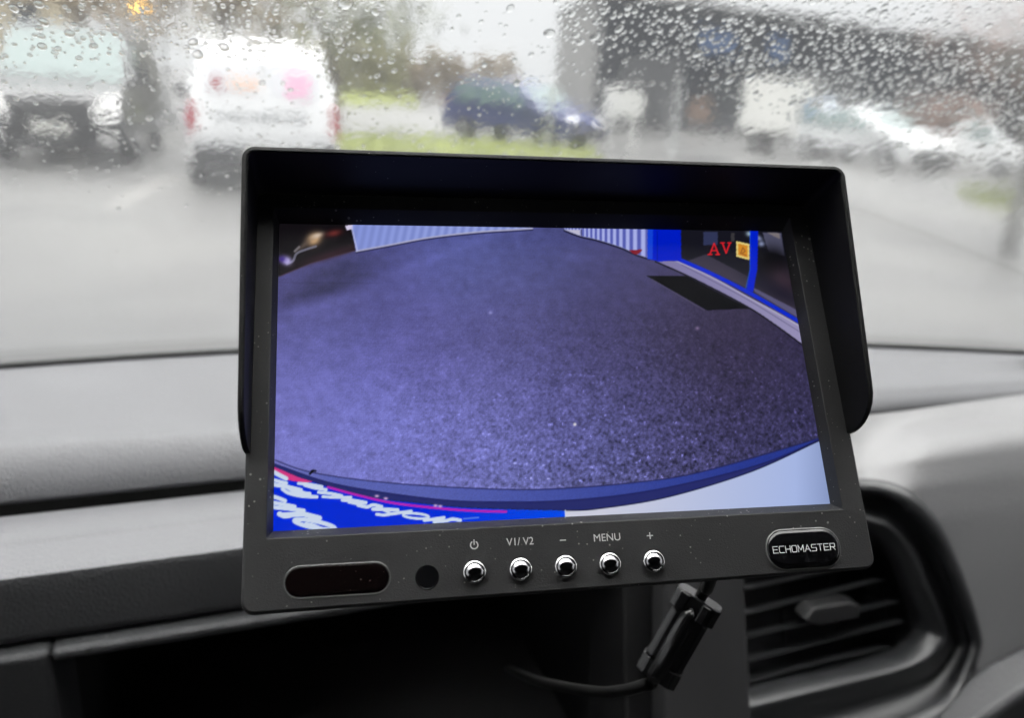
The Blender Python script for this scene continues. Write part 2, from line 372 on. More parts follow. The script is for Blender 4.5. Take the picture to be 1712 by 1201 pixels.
for x in (-.32, .28): MB().box(x - .06, x + .06, -.05, .05, -.05, .85).build('leg', M['white_paint'], nr)
M['orange'] = mat('orange_plastic', (.15, .09, .06), .5, noise=(4, .15))
ob = on_z(1165, 222, 0); orr = empty('road_barrier', ob, .3); tag(orr, 'orange barrier standing in front of the warehouse', 'barrier')
MB().prism([(-.55, -.1, .45), (.55, -.1, .45), (.5, -.1, 1.35), (-.5, -.1, 1.35)], (0, .2, 0)).build('panel', M['orange'], orr, bevel=.05)
for x in (-.4, .4): MB().prism([(x - .05, -.35, -.02), (x - .05, .35, -.02), (x - .05, .06, .47), (x - .05, -.06, .47)], (.1, 0, 0)).build('foot', M['seal'], orr)

# --- vehicles
def paint(name, c, rough=.25, metal=0): return mat(name, c, rough, .5, metal, noise=(1.5, .05), coat=.3)
M['p_black'] = paint('black_car_paint', (.022, .023, .026), .3)
M['p_white'] = paint('white_car_paint', (.79, .80, .81))
M['p_pale'] = paint('off_white_car_paint', (.58, .59, .60))
M['p_blue'] = paint('dark_blue_car_paint', (.02, .032, .125))
M['carglass'] = mat('car_glass', (.07, .12, .115), .05, .8)
M['teal'] = mat('greenish_windscreen', (.13, .17, .165), .3, .3)
M['tyre'] = mat('tyre_rubber', (.02, .02, .02), .8, .2)
M['rim'] = mat('alloy_rim', (.4, .4, .41), .35, .5, .7)
M['trim'] = mat('black_trim', (.025, .025, .027), .55, .3, noise=(5, .15))
M['lampglass'] = mat('headlamp_glass', (.75, .75, .74), .15, .6)
M['red'] = mat('red_lamp_plastic', (.32, .03, .035), .25, .5)
M['plate'] = mat('number_plate', (.75, .75, .70), .4)
M['pink'] = mat('pink_decal', (.75, .42, .58), .4)
M['orange_decal'] = mat('pale_orange_decal', (.80, .50, .34), .4)
M['letters'] = mat('dark_lettering', (.12, .13, .14), .5)
def body_mesh(prof, wid, tuck, name, m, root, belt, bevel=.06):
    """prof: side outline (x, z); the width narrows by tuck from height belt up"""
    top = max(z for _, z in prof); v = []; n = len(prof)
    def half(z): return wid / 2 - (tuck * max(0, (z - belt) / (top - belt)))
    for s in (-1, 1):
        for x, z in prof: v.append((x, s * half(z), z))
    f = [tuple(range(n)), tuple(range(2 * n - 1, n - 1, -1))] + [(i, (i + 1) % n, n + (i + 1) % n, n + i) for i in range(n)]
    return obj(name, v, f, m, root, bevel=bevel, seg=3), half
def wheel(root, x, y, r, wd=.2):
    w_ = MB().lathe([(r * .55, -wd / 2), (r * .93, -wd / 2), (r, -wd / 2 + .03), (r, wd / 2 - .03), (r * .93, wd / 2), (r * .55, wd / 2)], (x, y, r), (0, 1, 0), 28).build('wheel', M['tyre'], root, smooth=False)
    s = 1 if y > 0 else -1; rm = MB(); c = Vector((x, y + s * (wd / 2 - .015), r))
    rm.lathe([(r * .56, -.02), (r * .56, .02), (r * .5, .02), (r * .48, -.01)], c, (0, s, 0), 24)
    for k in range(5):
        a = 6.28 * k / 5; d = Vector((math.cos(a), 0, math.sin(a))); q = Vector((-d.z, 0, d.x)) * .035
        rm.prism([c + d * .03 - q, c + d * r * .5 - q, c + d * r * .5 + q, c + d * .03 + q], (0, s * .022, 0))
    rm.lathe([(.07, 0), (.06, .03)], c, (0, s, 0), 12)
    rm.build('rim', M['rim'], w_)
def quad(root, name, pts, m, d, t=.012):
    return MB().prism([Vector(p) for p in pts], Vector(d) * t).build(name, m, root)
def side_windows(root, half, polys, m=None):
    for s in (-1, 1):
        for pl in polys:
            off = .006
            pts = [(x, s * (half(z) + off), z) for x, z in pl]
            quad(root, 'window', pts, m or M['carglass'], (0, s, 0), .008)
def face_quad(root, name, xz0, xz1, y0, y1, m, out, half=None, t=.012, yt=None):
    (x0, z0), (x1, z1) = xz0, xz1; yt = yt or (y0, y1); o = Vector(out).normalized() * .008
    return quad(root, name, [Vector((x0, y0, z0)) + o, Vector((x0, y1, z0)) + o, Vector((x1, yt[1], z1)) + o, Vector((x1, yt[0], z1)) + o], m, Vector(out).normalized(), t)
heading = math.atan2(EF.y, EF.x)
# black van: its front faces the camera (local +x forward)
bv = empty('van', gp(98, 12.0), heading + math.pi - R(4)); tag(bv, 'black van seen from the front with pale bonnet reflections', 'van')
prof = [(0, .30), (.02, .62), (-.05, .98), (-.22, 1.10), (-.95, 1.22), (-1.75, 1.96), (-2.1, 2.02), (-4.85, 2.02), (-4.95, .9), (-4.95, .32)]
_, hf = body_mesh(prof, 1.98, .16, 'body', M['p_black'], bv, 1.1, .07)
face_quad(bv, 'windscreen', (-1.0, 1.265), (-1.70, 1.915), -.86, .86, M['teal'], (.68, 0, .73), yt=(-.76, .76))
face_quad(bv, 'grille', (.02, .62), (-.045, .95), -.52, .52, M['trim'], (1, 0, .1), t=.02)
face_quad(bv, 'bumper', (0.0, .28), (.02, .60), -.95, .95, M['trim'], (1, 0, 0), t=.06)
for s in (-1, 1):
    quad(bv, 'headlight', [(.012, s * .55, .68), (.012, s * .93, .74), (-.10, s * .95, 1.02), (-.06, s * .62, .98)], M['lampglass'], (1, 0, .2), .03)
    mr_ = MB().box(-1.15, -1.0, 0, .2 * s, 1.2, 1.48); mr_.v = [v + Vector((0, s * 1.0, 0)) for v in mr_.v]; mr_.build('mirror', M['trim'], bv, bevel=.03)
    quad(bv, 'fog_light', [(.07, s * .62, .38), (.07, s * .85, .38), (.07, s * .85, .5), (.07, s * .62, .5)], M['lampglass'], (1, 0, 0), .01)
quad(bv, 'number_plate', [(.075, -.27, .50), (.075, .27, .50), (.075, .27, .63), (.075, -.27, .63)], M['plate'], (1, 0, 0), .012)
side_windows(bv, hf, [[(-1.25, 1.22), (-2.25, 1.22), (-2.25, 1.82), (-1.78, 1.82)]])
for x in (-.95, -3.9):
    for s in (-1, 1): wheel(bv, x, s * .89, .33)
# white van: its back faces the camera
wv = empty('van', gp(447, 10.9), heading); wv.scale = (1, 1.06, 1); tag(wv, 'small white van seen from behind with pink and red stickers', 'van')
prof = [(0, .34), (-.02, .75), (.02, 1.1), (.12, 1.72), (.26, 1.84), (2.6, 1.86), (3.3, 1.30), (4.15, 1.08), (4.3, .8), (4.3, .3)]
_, hf = body_mesh(prof, 1.80, .20, 'body', M['p_white'], wv, 1.0, .09)
MB().box(-.10, .3, -.86, .86, .30, .58).build('bumper', M['trim'], wv, bevel=.05)
def back(z): return .02 + .10 * (z - 1.1) / .62 if z > 1.1 else -.02 + .04 * max(0, z - .75) / .35
def bq(name, y0, y1, z0, z1, m, t=.008, parent=None): return quad(parent or wv, name, [(back(z0) - .006, y0, z0), (back(z0) - .006, y1, z0), (back(z1) - .006, y1, z1), (back(z1) - .006, y0, z1)], m, (-1, 0, 0), t)
M['white_film'] = mat('white_window_film', (.68, .69, .72), .2, .5)
wl = bq('rear_window', .04, .66, 1.22, 1.62, M['white_film']); wr = bq('rear_window', -.66, -.04, 1.22, 1.62, M['white_film'])
bq('sticker', .48, .60, 1.27, 1.40, M['red'], .004).location.x = -.012
bq('sticker', .06, .40, 1.30, 1.40, M['orange_decal'], .004).location.x = -.012
bq('sticker', -.55, -.26, 1.22, 1.50, M['pink'], .004).location.x = -.012
bq('door_gap', -.008, .008, .62, 1.70, M['trim'], .004)
for i, (y, wd, hh) in enumerate(((.52, .10, .05), (.40, .08, .09), (.28, .10, .07), (.14, .12, .05), (.0, .10, .10), (-.14, .12, .06), (-.28, .09, .05), (-.42, .14, .06))):
    bq('dark_marking', y - wd / 2, y + wd / 2, .93 - hh / 2, .93 + hh / 2, M['letters'], .006)
for s in (-1, 1):
    quad(wv, 'tail_light', [(-.02, s * .80, .74), (-.02, s * .89, .74), (.03, s * .88, 1.10), (.03, s * .80, 1.10)], M['red'], (-1, 0, 0), .03)
    mr_ = MB().box(3.0, 3.15, 0, .2 * s, 1.05, 1.25); mr_.v = [v + Vector((0, s * .9, 0)) for v in mr_.v]; mr_.build('mirror', M['trim'], wv, bevel=.03)
quad(wv, 'number_plate', [(-.11, -.26, .42), (-.11, .26, .42), (-.11, .26, .53), (-.11, -.26, .53)], M['plate'], (-1, 0, 0), .01)
side_windows(wv, hf, [[(2.2, 1.15), (3.2, 1.15), (2.75, 1.65), (2.2, 1.65)]])
for s in (-1, 1): quad(wv, 'side_decal', [(.25, s * (hf(.6) + .006), .55), (1.5, s * (hf(.6) + .006), .55), (1.3, s * (hf(.9) + .006), .95), (.25, s * (hf(.9) + .006), .95)], M['pink'], (0, s, 0), .006)
for x in (.75, 3.4):
    for s in (-1, 1): wheel(wv, x, s * .80, .31)
def hatch(name, loc, ang, pm, label, group=None, h=1.5, rails=False, L_=4.3):
    r = empty(name, loc, ang); tag(r, label, 'car', group); k = h / 1.5
    x = lambda t: t * L_ / 4.3
    prof = [(x(-2.1), .32), (x(-2.12), .75 * k), (x(-2.05), 1.0 * k), (x(-1.75), 1.42 * k), (x(-1.3), 1.49 * k), (x(-.1), 1.5 * k), (x(.35), 1.42 * k), (x(1.15), .98 * k), (x(1.95), .82 * k), (x(2.15), .62 * k), (x(2.15), .30), ]
    _, hf = body_mesh(prof, 1.78, .22, 'body', pm, r, .95 * k, .07)
    side_windows(r, hf, [[(x(-1.75), 1.0 * k), (x(-.95), .98 * k), (x(-.95), 1.38 * k), (x(-1.6), 1.36 * k)], [(x(-.88), .98 * k), (x(.0), .96 * k), (x(.0), 1.40 * k), (x(-.88), 1.38 * k)], [(x(.07), .96 * k), (x(.85), .96 * k), (x(.25), 1.36 * k), (x(.07), 1.39 * k)]])
    face_quad(r, 'windscreen', (x(1.08), 1.03 * k), (x(.42), 1.37 * k), -.76, .76, M['carglass'], (.5, 0, .8), yt=(-.66, .66))
    face_quad(r, 'rear_window', (x(-2.0), 1.06 * k), (x(-1.78), 1.38 * k), -.72, .72, M['carglass'], (-.85, 0, .5), yt=(-.62, .62))
    for s in (-1, 1):
        quad(r, 'headlight', [(x(2.15), s * .5, .62 * k), (x(2.12), s * .84, .64 * k), (x(1.9), s * .86, .82 * k), (x(2.0), s * .55, .77 * k)], M['lampglass'], (1, 0, .3), .02)
        quad(r, 'tail_light', [(x(-2.12), s * .62, .8 * k), (x(-2.12), s * .86, .8 * k), (x(-2.05), s * .84, 1.02 * k), (x(-2.05), s * .66, 1.02 * k)], M['red'], (-1, 0, .2), .02)
        mm = MB().box(x(.75), x(.9), 0, .18 * s, .95 * k, 1.12 * k); mm.v = [v + Vector((0, s * .86, 0)) for v in mm.v]; mm.build('mirror', pm, r, bevel=.03)
        MB().box(x(-1.4), x(1.4), s * .86, s * .90, .30, .45).build('sill', M['trim'], r)
        if rails: MB().tube([(x(-1.5), s * .58, 1.49 * k), (x(-1.4), s * .58, 1.57 * k), (x(-.1), s * .58, 1.58 * k), (x(.05), s * .58, 1.48 * k)], .02, 6).build('roof_rail', M['galv'], r)
    MB().box(x(2.05), x(2.22), -.84, .84, .28, .55).build('bumper', M['trim'], r, bevel=.05)
    MB().box(x(-2.2), x(-2.05), -.84, .84, .28, .58).build('bumper', M['trim'], r, bevel=.05)
    for xx in (x(-1.3), x(1.35)):
        for s in (-1, 1): wheel(r, xx, s * .80, .32)
    return r
hatch('car', gp(866, 23), -R(35), M['p_blue'], 'dark blue estate car with silver roof rails beside the warehouse', h=1.62, rails=True)
hatch('car', gp(1436, 23.5), -R(62), M['p_pale'], 'white hatchback facing right, parked beside the box truck', h=1.5)
# box truck
bt = empty('truck', gp(1296, 25.5), -R(40)); bt.scale = (.57, .57, .74); tag(bt, 'white box truck with a pale blue cab window in front of the warehouse', 'truck')
M['box_white'] = mat('box_body_white', (.74, .74, .71), .5, .4, noise=(1, .06))
MB().box(-2.1, 1.0, -1.05, 1.05, .85, 2.85).build('box_body', M['box_white'], bt, bevel=.06)
MB().box(-2.0, 2.9, -.45, .45, .50, .80).build('chassis', M['trim'], bt)
body_mesh([(1.15, .45), (1.15, 2.1), (1.35, 2.2), (2.1, 2.15), (2.6, 1.45), (2.95, 1.25), (3.05, .8), (3.05, .45)], 1.9, .15, 'cab', M['facade_light'], bt, 1.3, .06)
M['skyglass'] = mat('pale_blue_glass', (.30, .40, .55), .1, .8)
face_quad(bt, 'windscreen', (2.56, 1.50), (2.13, 2.10), -.8, .8, M['skyglass'], (.8, 0, .55), yt=(-.72, .72))
for s in (-1, 1):
    quad(bt, 'window', [(1.3, s * .95, 1.4), (2.4, s * .95, 1.4), (2.05, s * .87, 2.05), (1.3, s * .87, 2.05)], M['skyglass'], (0, s, 0), .02)
    for xx in (-1.2, 2.2): wheel(bt, xx, s * .82, .36)
MB().box(2.98, 3.12, -.9, .9, .4, .65).build('bumper', M['trim'], bt, bevel=.03)
# white pick-up at the right
pv = empty('van', gp(1610, 23), -R(35)); pv.scale = (.64, .64, .75); tag(pv, 'white van with a dark window at the far right, by the tree', 'van')
_, hf = body_mesh([(-1.6, .35), (-1.65, 1.1), (-1.55, 1.15), (-.5, 1.15), (-.35, 1.75), (.6, 1.8), (1.15, 1.15), (1.85, 1.0), (1.95, .7), (1.95, .35)][::-1], 1.75, .16, 'body', M['p_white'], pv, 1.1, .06)
side_windows(pv, hf, [[(-.25, 1.2), (.9, 1.2), (.5, 1.66), (-.18, 1.64)]])
face_quad(pv, 'windscreen', (1.10, 1.22), (.65, 1.74), -.74, .74, M['carglass'], (.75, 0, .6), yt=(-.66, .66))
MB().box(1.9, 2.02, -.84, .84, .32, .58).build('bumper', M['trim'], pv, bevel=.03)
for xx in (-1.0, 1.25):
    for s in (-1, 1): wheel(pv, xx, s * .78, .31)

#@@CABIN
SCREEN_GAIN = .85 / 2 ** EXPO
# ------------------------------------------------------------------ windscreen, rain and cabin shell
def cf(p): return (p.dot(EC), p.dot(EF))
_bp = [cf(on_z(x, y, 1.36)) for x, y in ((0, 612), (200, 597), (404, 584), (1450, 577), (1585, 582), (1712, 589))]
_bp += [(-.9, .30), (-.5, .495)]
_pc = np.polyfit([p[0] for p in _bp], [p[1] for p in _bp], 4)
def base_f(c): return float(np.polyval(_pc, max(-.95, min(.95, c))))
RAKE = R(41); WSZ = 1.3605
def ws_pt(c, s, off=0.0):
    """point of the windscreen: c across, s up the slope, off outwards"""
    e = 1e-3
    df = (base_f(c + e) - base_f(c - e)) / (2 * e)
    p = D(c, base_f(c) - s * math.cos(RAKE), WSZ + s * math.sin(RAKE))
    tu = EC + EF * df; tv = EF * -math.cos(RAKE) + Vector((0, 0, math.sin(RAKE)))
    nn = tu.cross(tv).normalized()
    if nn.dot(EF) < 0: nn = -nn
    return p + nn * off, tu.normalized(), tv.normalized(), nn
SMAX = .70
def glass(name, ior, rough, bump, mist=0):
    m = bpy.data.materials.new(name); m.use_nodes = True; n = m.node_tree.nodes; L = m.node_tree.links; n.remove(n['Principled BSDF'])
    g = n.new('ShaderNodeBsdfGlass'); g.inputs['IOR'].default_value = ior; g.inputs['Roughness'].default_value = rough; g.inputs['Color'].default_value = (.985, .99, .985, 1)
    if mist:                                           # fine mist on the glass scatters a little daylight
        tr = n.new('ShaderNodeBsdfTranslucent'); tr.inputs[0].default_value = (.95, .97, 1, 1); mxs = n.new('ShaderNodeMixShader'); mxs.inputs[0].default_value = mist
        L.new(g.outputs[0], mxs.inputs[1]); L.new(tr.outputs[0], mxs.inputs[2]); L.new(mxs.outputs[0], n['Material Output'].inputs[0])
    else: L.new(g.outputs[0], n['Material Output'].inputs[0])
    if bump:
        tc = n.new('ShaderNodeTexCoord'); geo = n.new('ShaderNodeSeparateXYZ'); L.new(tc.outputs['Object'], geo.inputs[0])
        acc = None
        for sc, amp, st in ((55, .0016, (1, 1, .45)), (150, .0008, (1, 1, .7)), (480, .00022, (1, 1, 1))):
            mp = n.new('ShaderNodeMapping'); mp.inputs['Scale'].default_value = st; L.new(tc.outputs['Object'], mp.inputs[0])
            t = n.new('ShaderNodeTexNoise'); t.inputs['Scale'].default_value = sc; t.inputs['Detail'].default_value = 2; t.inputs['Distortion'].default_value = .8; L.new(mp.outputs[0], t.inputs['Vector'])
            mu = n.new('ShaderNodeMath'); mu.operation = 'MULTIPLY'; mu.inputs[1].default_value = amp * bump; L.new(t.outputs[0], mu.inputs[0])
            if acc is None: acc = mu.outputs[0]
            else:
                ad = n.new('ShaderNodeMath'); ad.operation = 'ADD'; L.new(acc, ad.inputs[0]); L.new(mu.outputs[0], ad.inputs[1]); acc = ad.outputs[0]
        # the film is thin near the foot of the glass
        mr = n.new('ShaderNodeMapRange'); mr.inputs['From Min'].default_value = FILM0; mr.inputs['From Max'].default_value = FILM1; mr.inputs['To Min'].default_value = .12; L.new(geo.outputs['Z'], mr.inputs['Value'])
        mu = n.new('ShaderNodeMath'); mu.operation = 'MULTIPLY'; L.new(acc, mu.inputs[0]); L.new(mr.outputs[0], mu.inputs[1])
        bp = n.new('ShaderNodeBump'); bp.inputs['Distance'].default_value = 1.0; bp.inputs['Strength'].default_value = 1.0; L.new(mu.outputs[0], bp.inputs['Height']); L.new(bp.outputs[0], g.inputs['Normal'])
    return m
def ws_hit(x, y):
    """where the photo column/row meets the glass: (c, s)"""
    d = ray(x, y); lo, hi = .05, 1.5
    def g(k):
        p = CAM + d * k; c, f = cf(p); s = (p.z - WSZ) / math.sin(RAKE); return f - (base_f(c) - s * math.cos(RAKE)), c, s
    for _ in range(40):
        mid = (lo + hi) / 2
        if g(mid)[0] > 0: hi = mid
        else: lo = mid
    return g(lo)[1:]
FILM0 = WSZ + ws_hit(700, 420)[1] * math.sin(RAKE); FILM1 = WSZ + ws_hit(700, 180)[1] * math.sin(RAKE)
M['ws_in'] = glass('windscreen_inner_glass', 1.45, 0.0, 0)
M['ws_out'] = glass('wet_windscreen_glass', 1.45, .065, .05, .025)
M['drop'] = glass('rain_water', 1.33, .15, 0)
nc, ns = 61, 24
V = []; Fc = []
for off in (0, .005):
    for i in range(nc):
        for j in range(ns): V.append(ws_pt(-.95 + 1.9 * i / (nc - 1), -.035 + (SMAX + .035) * j / (ns - 1), off)[0])
g0 = grid_faces(nc, ns); k0 = nc * ns
Fc = g0 + [tuple(a + k0 for a in reversed(q)) for q in g0]
bd = [(i * ns) for i in range(nc)] + [(nc - 1) * ns + j for j in range(1, ns)] + [i * ns + ns - 1 for i in range(nc - 2, -1, -1)] + [j for j in range(ns - 2, 0, -1)]
Fc += [(bd[i], bd[(i + 1) % len(bd)], bd[(i + 1) % len(bd)] + k0, bd[i] + k0) for i in range(len(bd))]
ws = obj('windscreen', V, Fc, None, mats=[M['ws_in'], M['ws_out']], fm=[0] * len(g0) + [1] * len(g0) + [0] * len(bd), smooth=True)
tag(ws, 'wet windscreen of the van, running with rainwater', 'windscreen')
sv = MB()
pts = [ws_pt(-.95 + 1.9 * i / 60, .001, -.002)[0] for i in range(61)]
sv.tube(pts, .0035, 8); sv.build('windscreen_seal', M['seal'], ws, smooth=True)
def dens(x, y):
    """how thickly the drops sit, (density, size) over the glass"""
    roof = 8 + (x - 950) * .125
    d, s = .10, .7
    if y < 330:
        d, s = .10, .6
        if x < 640 and y < 110: d, s = .5, .85
        if x > 930:
            t = y - roof
            if t < -4: d, s = .35, .75
            elif t < 70 + (x - 950) * .07: d, s = .95, 1.0
            elif t < 120 + (x - 950) * .10: d, s = .16, .85
            else: d, s = .05, .6
        if 640 < x < 930 and y < 110: d, s = .07, .7
    else: d, s = .012, .5
    return d, s
def rain():
    vs = []; fs = []; placed = {}
    def free(c, s, r):
        k = (int(c / .006), int(s / .006))
        for a in (-1, 0, 1):
            for b in (-1, 0, 1):
                for (c2, s2, r2) in placed.get((k[0] + a, k[1] + b), ()):
                    if (c - c2) ** 2 + (s - s2) ** 2 < (.92 * (r + r2)) ** 2: return False
        placed.setdefault(k, []).append((c, s, r)); return True
    n = 0
    for _ in range(130000):
        c = random.uniform(-.35, .55); s = random.uniform(.02, .55)
        x, y = proj(ws_pt(c, s)[0])
        if not (-60 < x < 1772 and -60 < y < 600): continue
        d, sz = dens(x, y)
        if random.random() > d: continue
        r = .00097 * sz * math.exp(random.gauss(0, .42)); r = min(r, .0030)
        if not free(c, s, r): continue
        p, tu, tv, nn = ws_pt(c, s, .00503); k = len(vs); N = 10; h = r * random.uniform(.07, .15); el = random.uniform(1.0, 1.35)
        rings = ((1.0, 0), (.90, .42), (.66, .76), (.34, .95))
        ph = random.uniform(0, 6.28); wob = random.uniform(0, .12)
        for rr, hh in rings:
            for j in range(N):
                a = 6.2832 * j / N; q = r * rr * (1 + wob * math.cos(2 * a + ph))
                vs.append(p + tu * (q * math.cos(a)) + tv * (q * el * math.sin(a) - h * .15 * hh) + nn * (h * hh))
        vs.append(p + nn * h)
        for i in range(3):
            for j in range(N): fs.append((k + i * N + j, k + i * N + (j + 1) % N, k + (i + 1) * N + (j + 1) % N, k + (i + 1) * N + j))
        for j in range(N): fs.append((k + 3 * N + j, k + 3 * N + (j + 1) % N, k + 4 * N))
        fs.append(tuple(k + N - 1 - j for j in range(N))); n += 1
    o = obj('raindrops', vs, fs, M['drop'], smooth=True); print('drops', n)
    for pl in o.data.polygons:
        if len(pl.vertices) > 4: pl.use_smooth = False
    tag(o, 'raindrops beading on the outside of the windscreen', 'raindrops', kind='stuff')
rain()
# cabin shell behind and round the camera
WT = ws_pt(0, SMAX)[0].z
def slab(name, pts, thick, m):
    o = MB().prism([D(*p) for p in pts], thick).build(name, m); return tag(o, kind='structure')
rf = [D(-1.0 + 2 * i / 20, base_f(-1.0 + 2 * i / 20) - SMAX * math.cos(RAKE) - .004, WT) for i in range(21)]
MBr = MB().prism(rf + [D(1.0, -1.25, WT + .02), D(-1.0, -1.25, WT + .02)], (0, 0, .03))
tag(MBr.build('cabin_ceiling', M['cabin']), kind='structure')
slab('cabin_wall', [(-1.0, -1.25, .45), (1.0, -1.25, .45), (1.0, -1.25, WT + .02), (-1.0, -1.25, WT + .02)], EF * -.04, M['cabin'])
slab('cabin_floor', [(-1.0, -1.25, .45), (1.0, -1.25, .45), (1.0, .62, .45), (-1.0, .62, .45)], (0, 0, -.03), M['cabin_floor'])
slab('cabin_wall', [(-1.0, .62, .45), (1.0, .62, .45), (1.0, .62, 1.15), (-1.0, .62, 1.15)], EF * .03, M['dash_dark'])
for s in (-1, 1):
    slab('cabin_wall', [(s, -1.25, .45), (s, .62, .45), (s, .62, 1.15), (s, .30, 1.36), (s, -1.25, 1.36)], EC * (s * .04), M['cabin'])
    slab('cabin_wall', [(s, -1.25, 1.362), (s, -.55, 1.362), (s, -.55, WT), (s, -1.25, WT)], EC * (s * .04), M['cabin'])

# ------------------------------------------------------------------ dashboard
dash = empty('dashboard', D(.2, .45, 1.3)); tag(dash, 'grey textured dashboard along the foot of the windscreen', 'dashboard')
DM = Matrix.Translation(-dash.location)
def dobj(name, verts, faces, m, parent=dash, **kw):
    return obj(name, [Vector(v) - dash.location for v in verts], faces, m, parent, **kw)
def dmb(mb, name, m, parent=dash, **kw): return dobj(name, mb.v, mb.f, m, parent, **kw)
cs = [-.97 + 1.94 * i / 80 for i in range(81)]
def lip(c):
    t = max(0, min(1.3, (c + .1) / .6))
    return (.437 - .016 * t, 1.3595 - .006 * t, .416 - .008 * t, 1.337 + .0045 * t)
V = []
for c in cs:
    fb = base_f(c); ft, zt, fbm, zb = lip(c); sh = min(0, fb - .02 - ft) if fb - .02 < ft else 0
    ft += sh; fbm += sh
    row = [(fb + .004, 1.3585), (fb - .012, 1.3592), (fb * .5 + ft * .5, 1.359), (ft + .02, zt + .0012), (ft + .006, zt + .0004), (ft, zt - .0012), (ft - .0045, zt - .005),
           (fbm - .0005, zb + .003), (fbm, zb + .0008), (fbm + .002, zb - .0002), (fbm + .05, zb - .001)]
    V += [D(c, f, z) for f, z in row]
dobj('top_pad', V, grid_faces(len(cs), 11), M['dash'], smooth=True)
# lower shelf and dark face, left of the middle
CM = cf(at_f(760, 900, .37))[0]
prof = [(.4122, 1.310), (.4120, 1.331), (.4118, 1.3330), (.4100, 1.3342), (.386, 1.3338), (.3845, 1.3330), (.383, 1.3322), (.364, 1.3308), (.3605, 1.3293), (.3585, 1.3262), (.3570, 1.3015), (.3562, 1.2985), (.362, 1.2965), (.42, 1.295)]
cl = [-.97 + (CM + .97) * i / 30 for i in range(31)]
V = [D(c, f, z) for c in cl for f, z in prof[:9]]
dobj('shelf', V, grid_faces(31, 9), M['dash'], smooth=True)
e = bpy.data.objects['shelf'].modifiers.new('edges', 'EDGE_SPLIT'); e.split_angle = R(50)
V = [D(c, f, z) for c in cl for f, z in [(.3605, 1.3293), (.3585, 1.3262), (.3570, 1.3015), (.3562, 1.2985), (.362, 1.2965), (.42, 1.295)]]
dobj('face_panel', V, grid_faces(31, 6), M['dash_face'], smooth=True)
def pf(x, y):
    gap = 694 - (x - 1458) * .14 if x > 1458 else 694 - (x - 1458) * .111
    k = max(0, y - gap)
    ys = [0, 18, 46, 66, 84, 130, 190, 300, 560, 1100]; a = [.404, .394, .372, .360, .353, .343, .333, .318, .285, .24]
    b = [.404, .398, .388, .380, .372, .356, .340, .322, .285, .24]
    t = min(1, max(0, (x - 1430) / 130)); t = t * t * (3 - 2 * t)
    return float(np.interp(k, ys, a)) * t + float(np.interp(k, ys, b)) * (1 - t)
mb = MB(); mb.add([D(c, f, z) for c in (-.97, CM) for f in (.4126, .48) for z in (1.300, 1.316)], [(0, 1, 3, 2), (4, 6, 7, 5), (0, 4, 5, 1), (2, 3, 7, 6), (0, 2, 6, 4), (1, 5, 7, 3)]); dmb(mb, 'gap_shade_strip', M['gap'])  # black strip added in the slot as painted shade
# storage recess with its frame
c0 = cf(at_f(90, 1130, .350))[0]; c1 = cf(at_f(1042, 1130, .350))[0]; c2 = cf(at_f(1112, 1130, .350))[0]; c3 = cf(at_f(1247, 1130, .345))[0]
mb = MB()
def bx(mb, ca, cb, fa, fb, za, zb):
    return mb.add([D(c, f, z) for c in (ca, cb) for f in (fa, fb) for z in (za, zb)], [(0, 1, 3, 2), (4, 6, 7, 5), (0, 4, 5, 1), (2, 3, 7, 6), (0, 2, 6, 4), (1, 5, 7, 3)])
zr = 1.289
bx(mb, -.97, c0, .349, .40, 1.10, 1.2955)
bx(mb, c0, c1, .349, .40, zr, 1.2955)
dmb(mb, 'recess_frame', M['dash_face'], bevel=.003, seg=3)
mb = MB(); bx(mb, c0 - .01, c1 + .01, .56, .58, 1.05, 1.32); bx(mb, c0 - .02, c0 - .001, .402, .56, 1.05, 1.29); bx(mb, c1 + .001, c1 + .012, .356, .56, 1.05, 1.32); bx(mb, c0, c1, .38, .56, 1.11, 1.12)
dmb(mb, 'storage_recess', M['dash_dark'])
mb = MB(); mb.prism([at_f(x, y, pf(1240, y) + .010) for x, y in ((1042, 930), (1108, 930), (1112, 1500), (1050, 1500))], EF * .05); dmb(mb, 'side_panel', M['dash_dark'], bevel=.002)
mb = MB(); mb.prism([at_f(x, y, pf(1240, y) - .001) for x, y in ((1111, 930), (1243, 930), (1272, 1500), (1114, 1500))], EF * .05); dmb(mb, 'centre_panel', mat('centre_panel_plastic', (.03, .03, .032), .6, .35, noise=(15, .1)), bevel=.002)
# --- right panel and air vent: nested outlines at their own depths
O_ = [(1247, 815), (1330, 803), (1420, 800), (1485, 806), (1535, 832), (1575, 880), (1612, 965), (1640, 1055), (1638, 1100), (1605, 1180), (1540, 1235), (1400, 1285), (1247, 1330)]
A_ = [(1247, 830), (1330, 820), (1420, 818), (1480, 824), (1522, 848), (1562, 895), (1598, 975), (1628, 1060), (1626, 1098), (1595, 1172), (1532, 1222), (1400, 1270), (1247, 1315)]
B_ = [(1247, 850), (1330, 838), (1420, 838), (1475, 845), (1512, 868), (1545, 912), (1580, 985), (1606, 1062), (1602, 1092), (1572, 1135), (1525, 1165), (1400, 1205), (1247, 1250)]
C_ = [(1247, 880), (1330, 868), (1420, 866), (1468, 872), (1500, 892), (1530, 935), (1562, 1005), (1582, 1058), (1576, 1078), (1556, 1100), (1510, 1122), (1400, 1150), (1247, 1188)]
D_ = [(1247, 920), (1330, 905), (1420, 900), (1452, 905), (1475, 925), (1498, 965), (1515, 1012), (1526, 1045), (1522, 1060), (1505, 1078), (1470, 1094), (1400, 1112), (1247, 1150)]
def dense(r): return [tuple(p) for p in catmull(r, 8)]
OD, AD, BD, CD, DD = map(dense, (O_, A_, B_, C_, D_))
N = len(OD)
def gapy(x): return 694 - (x - 1458) * (.14 if x > 1458 else .111)
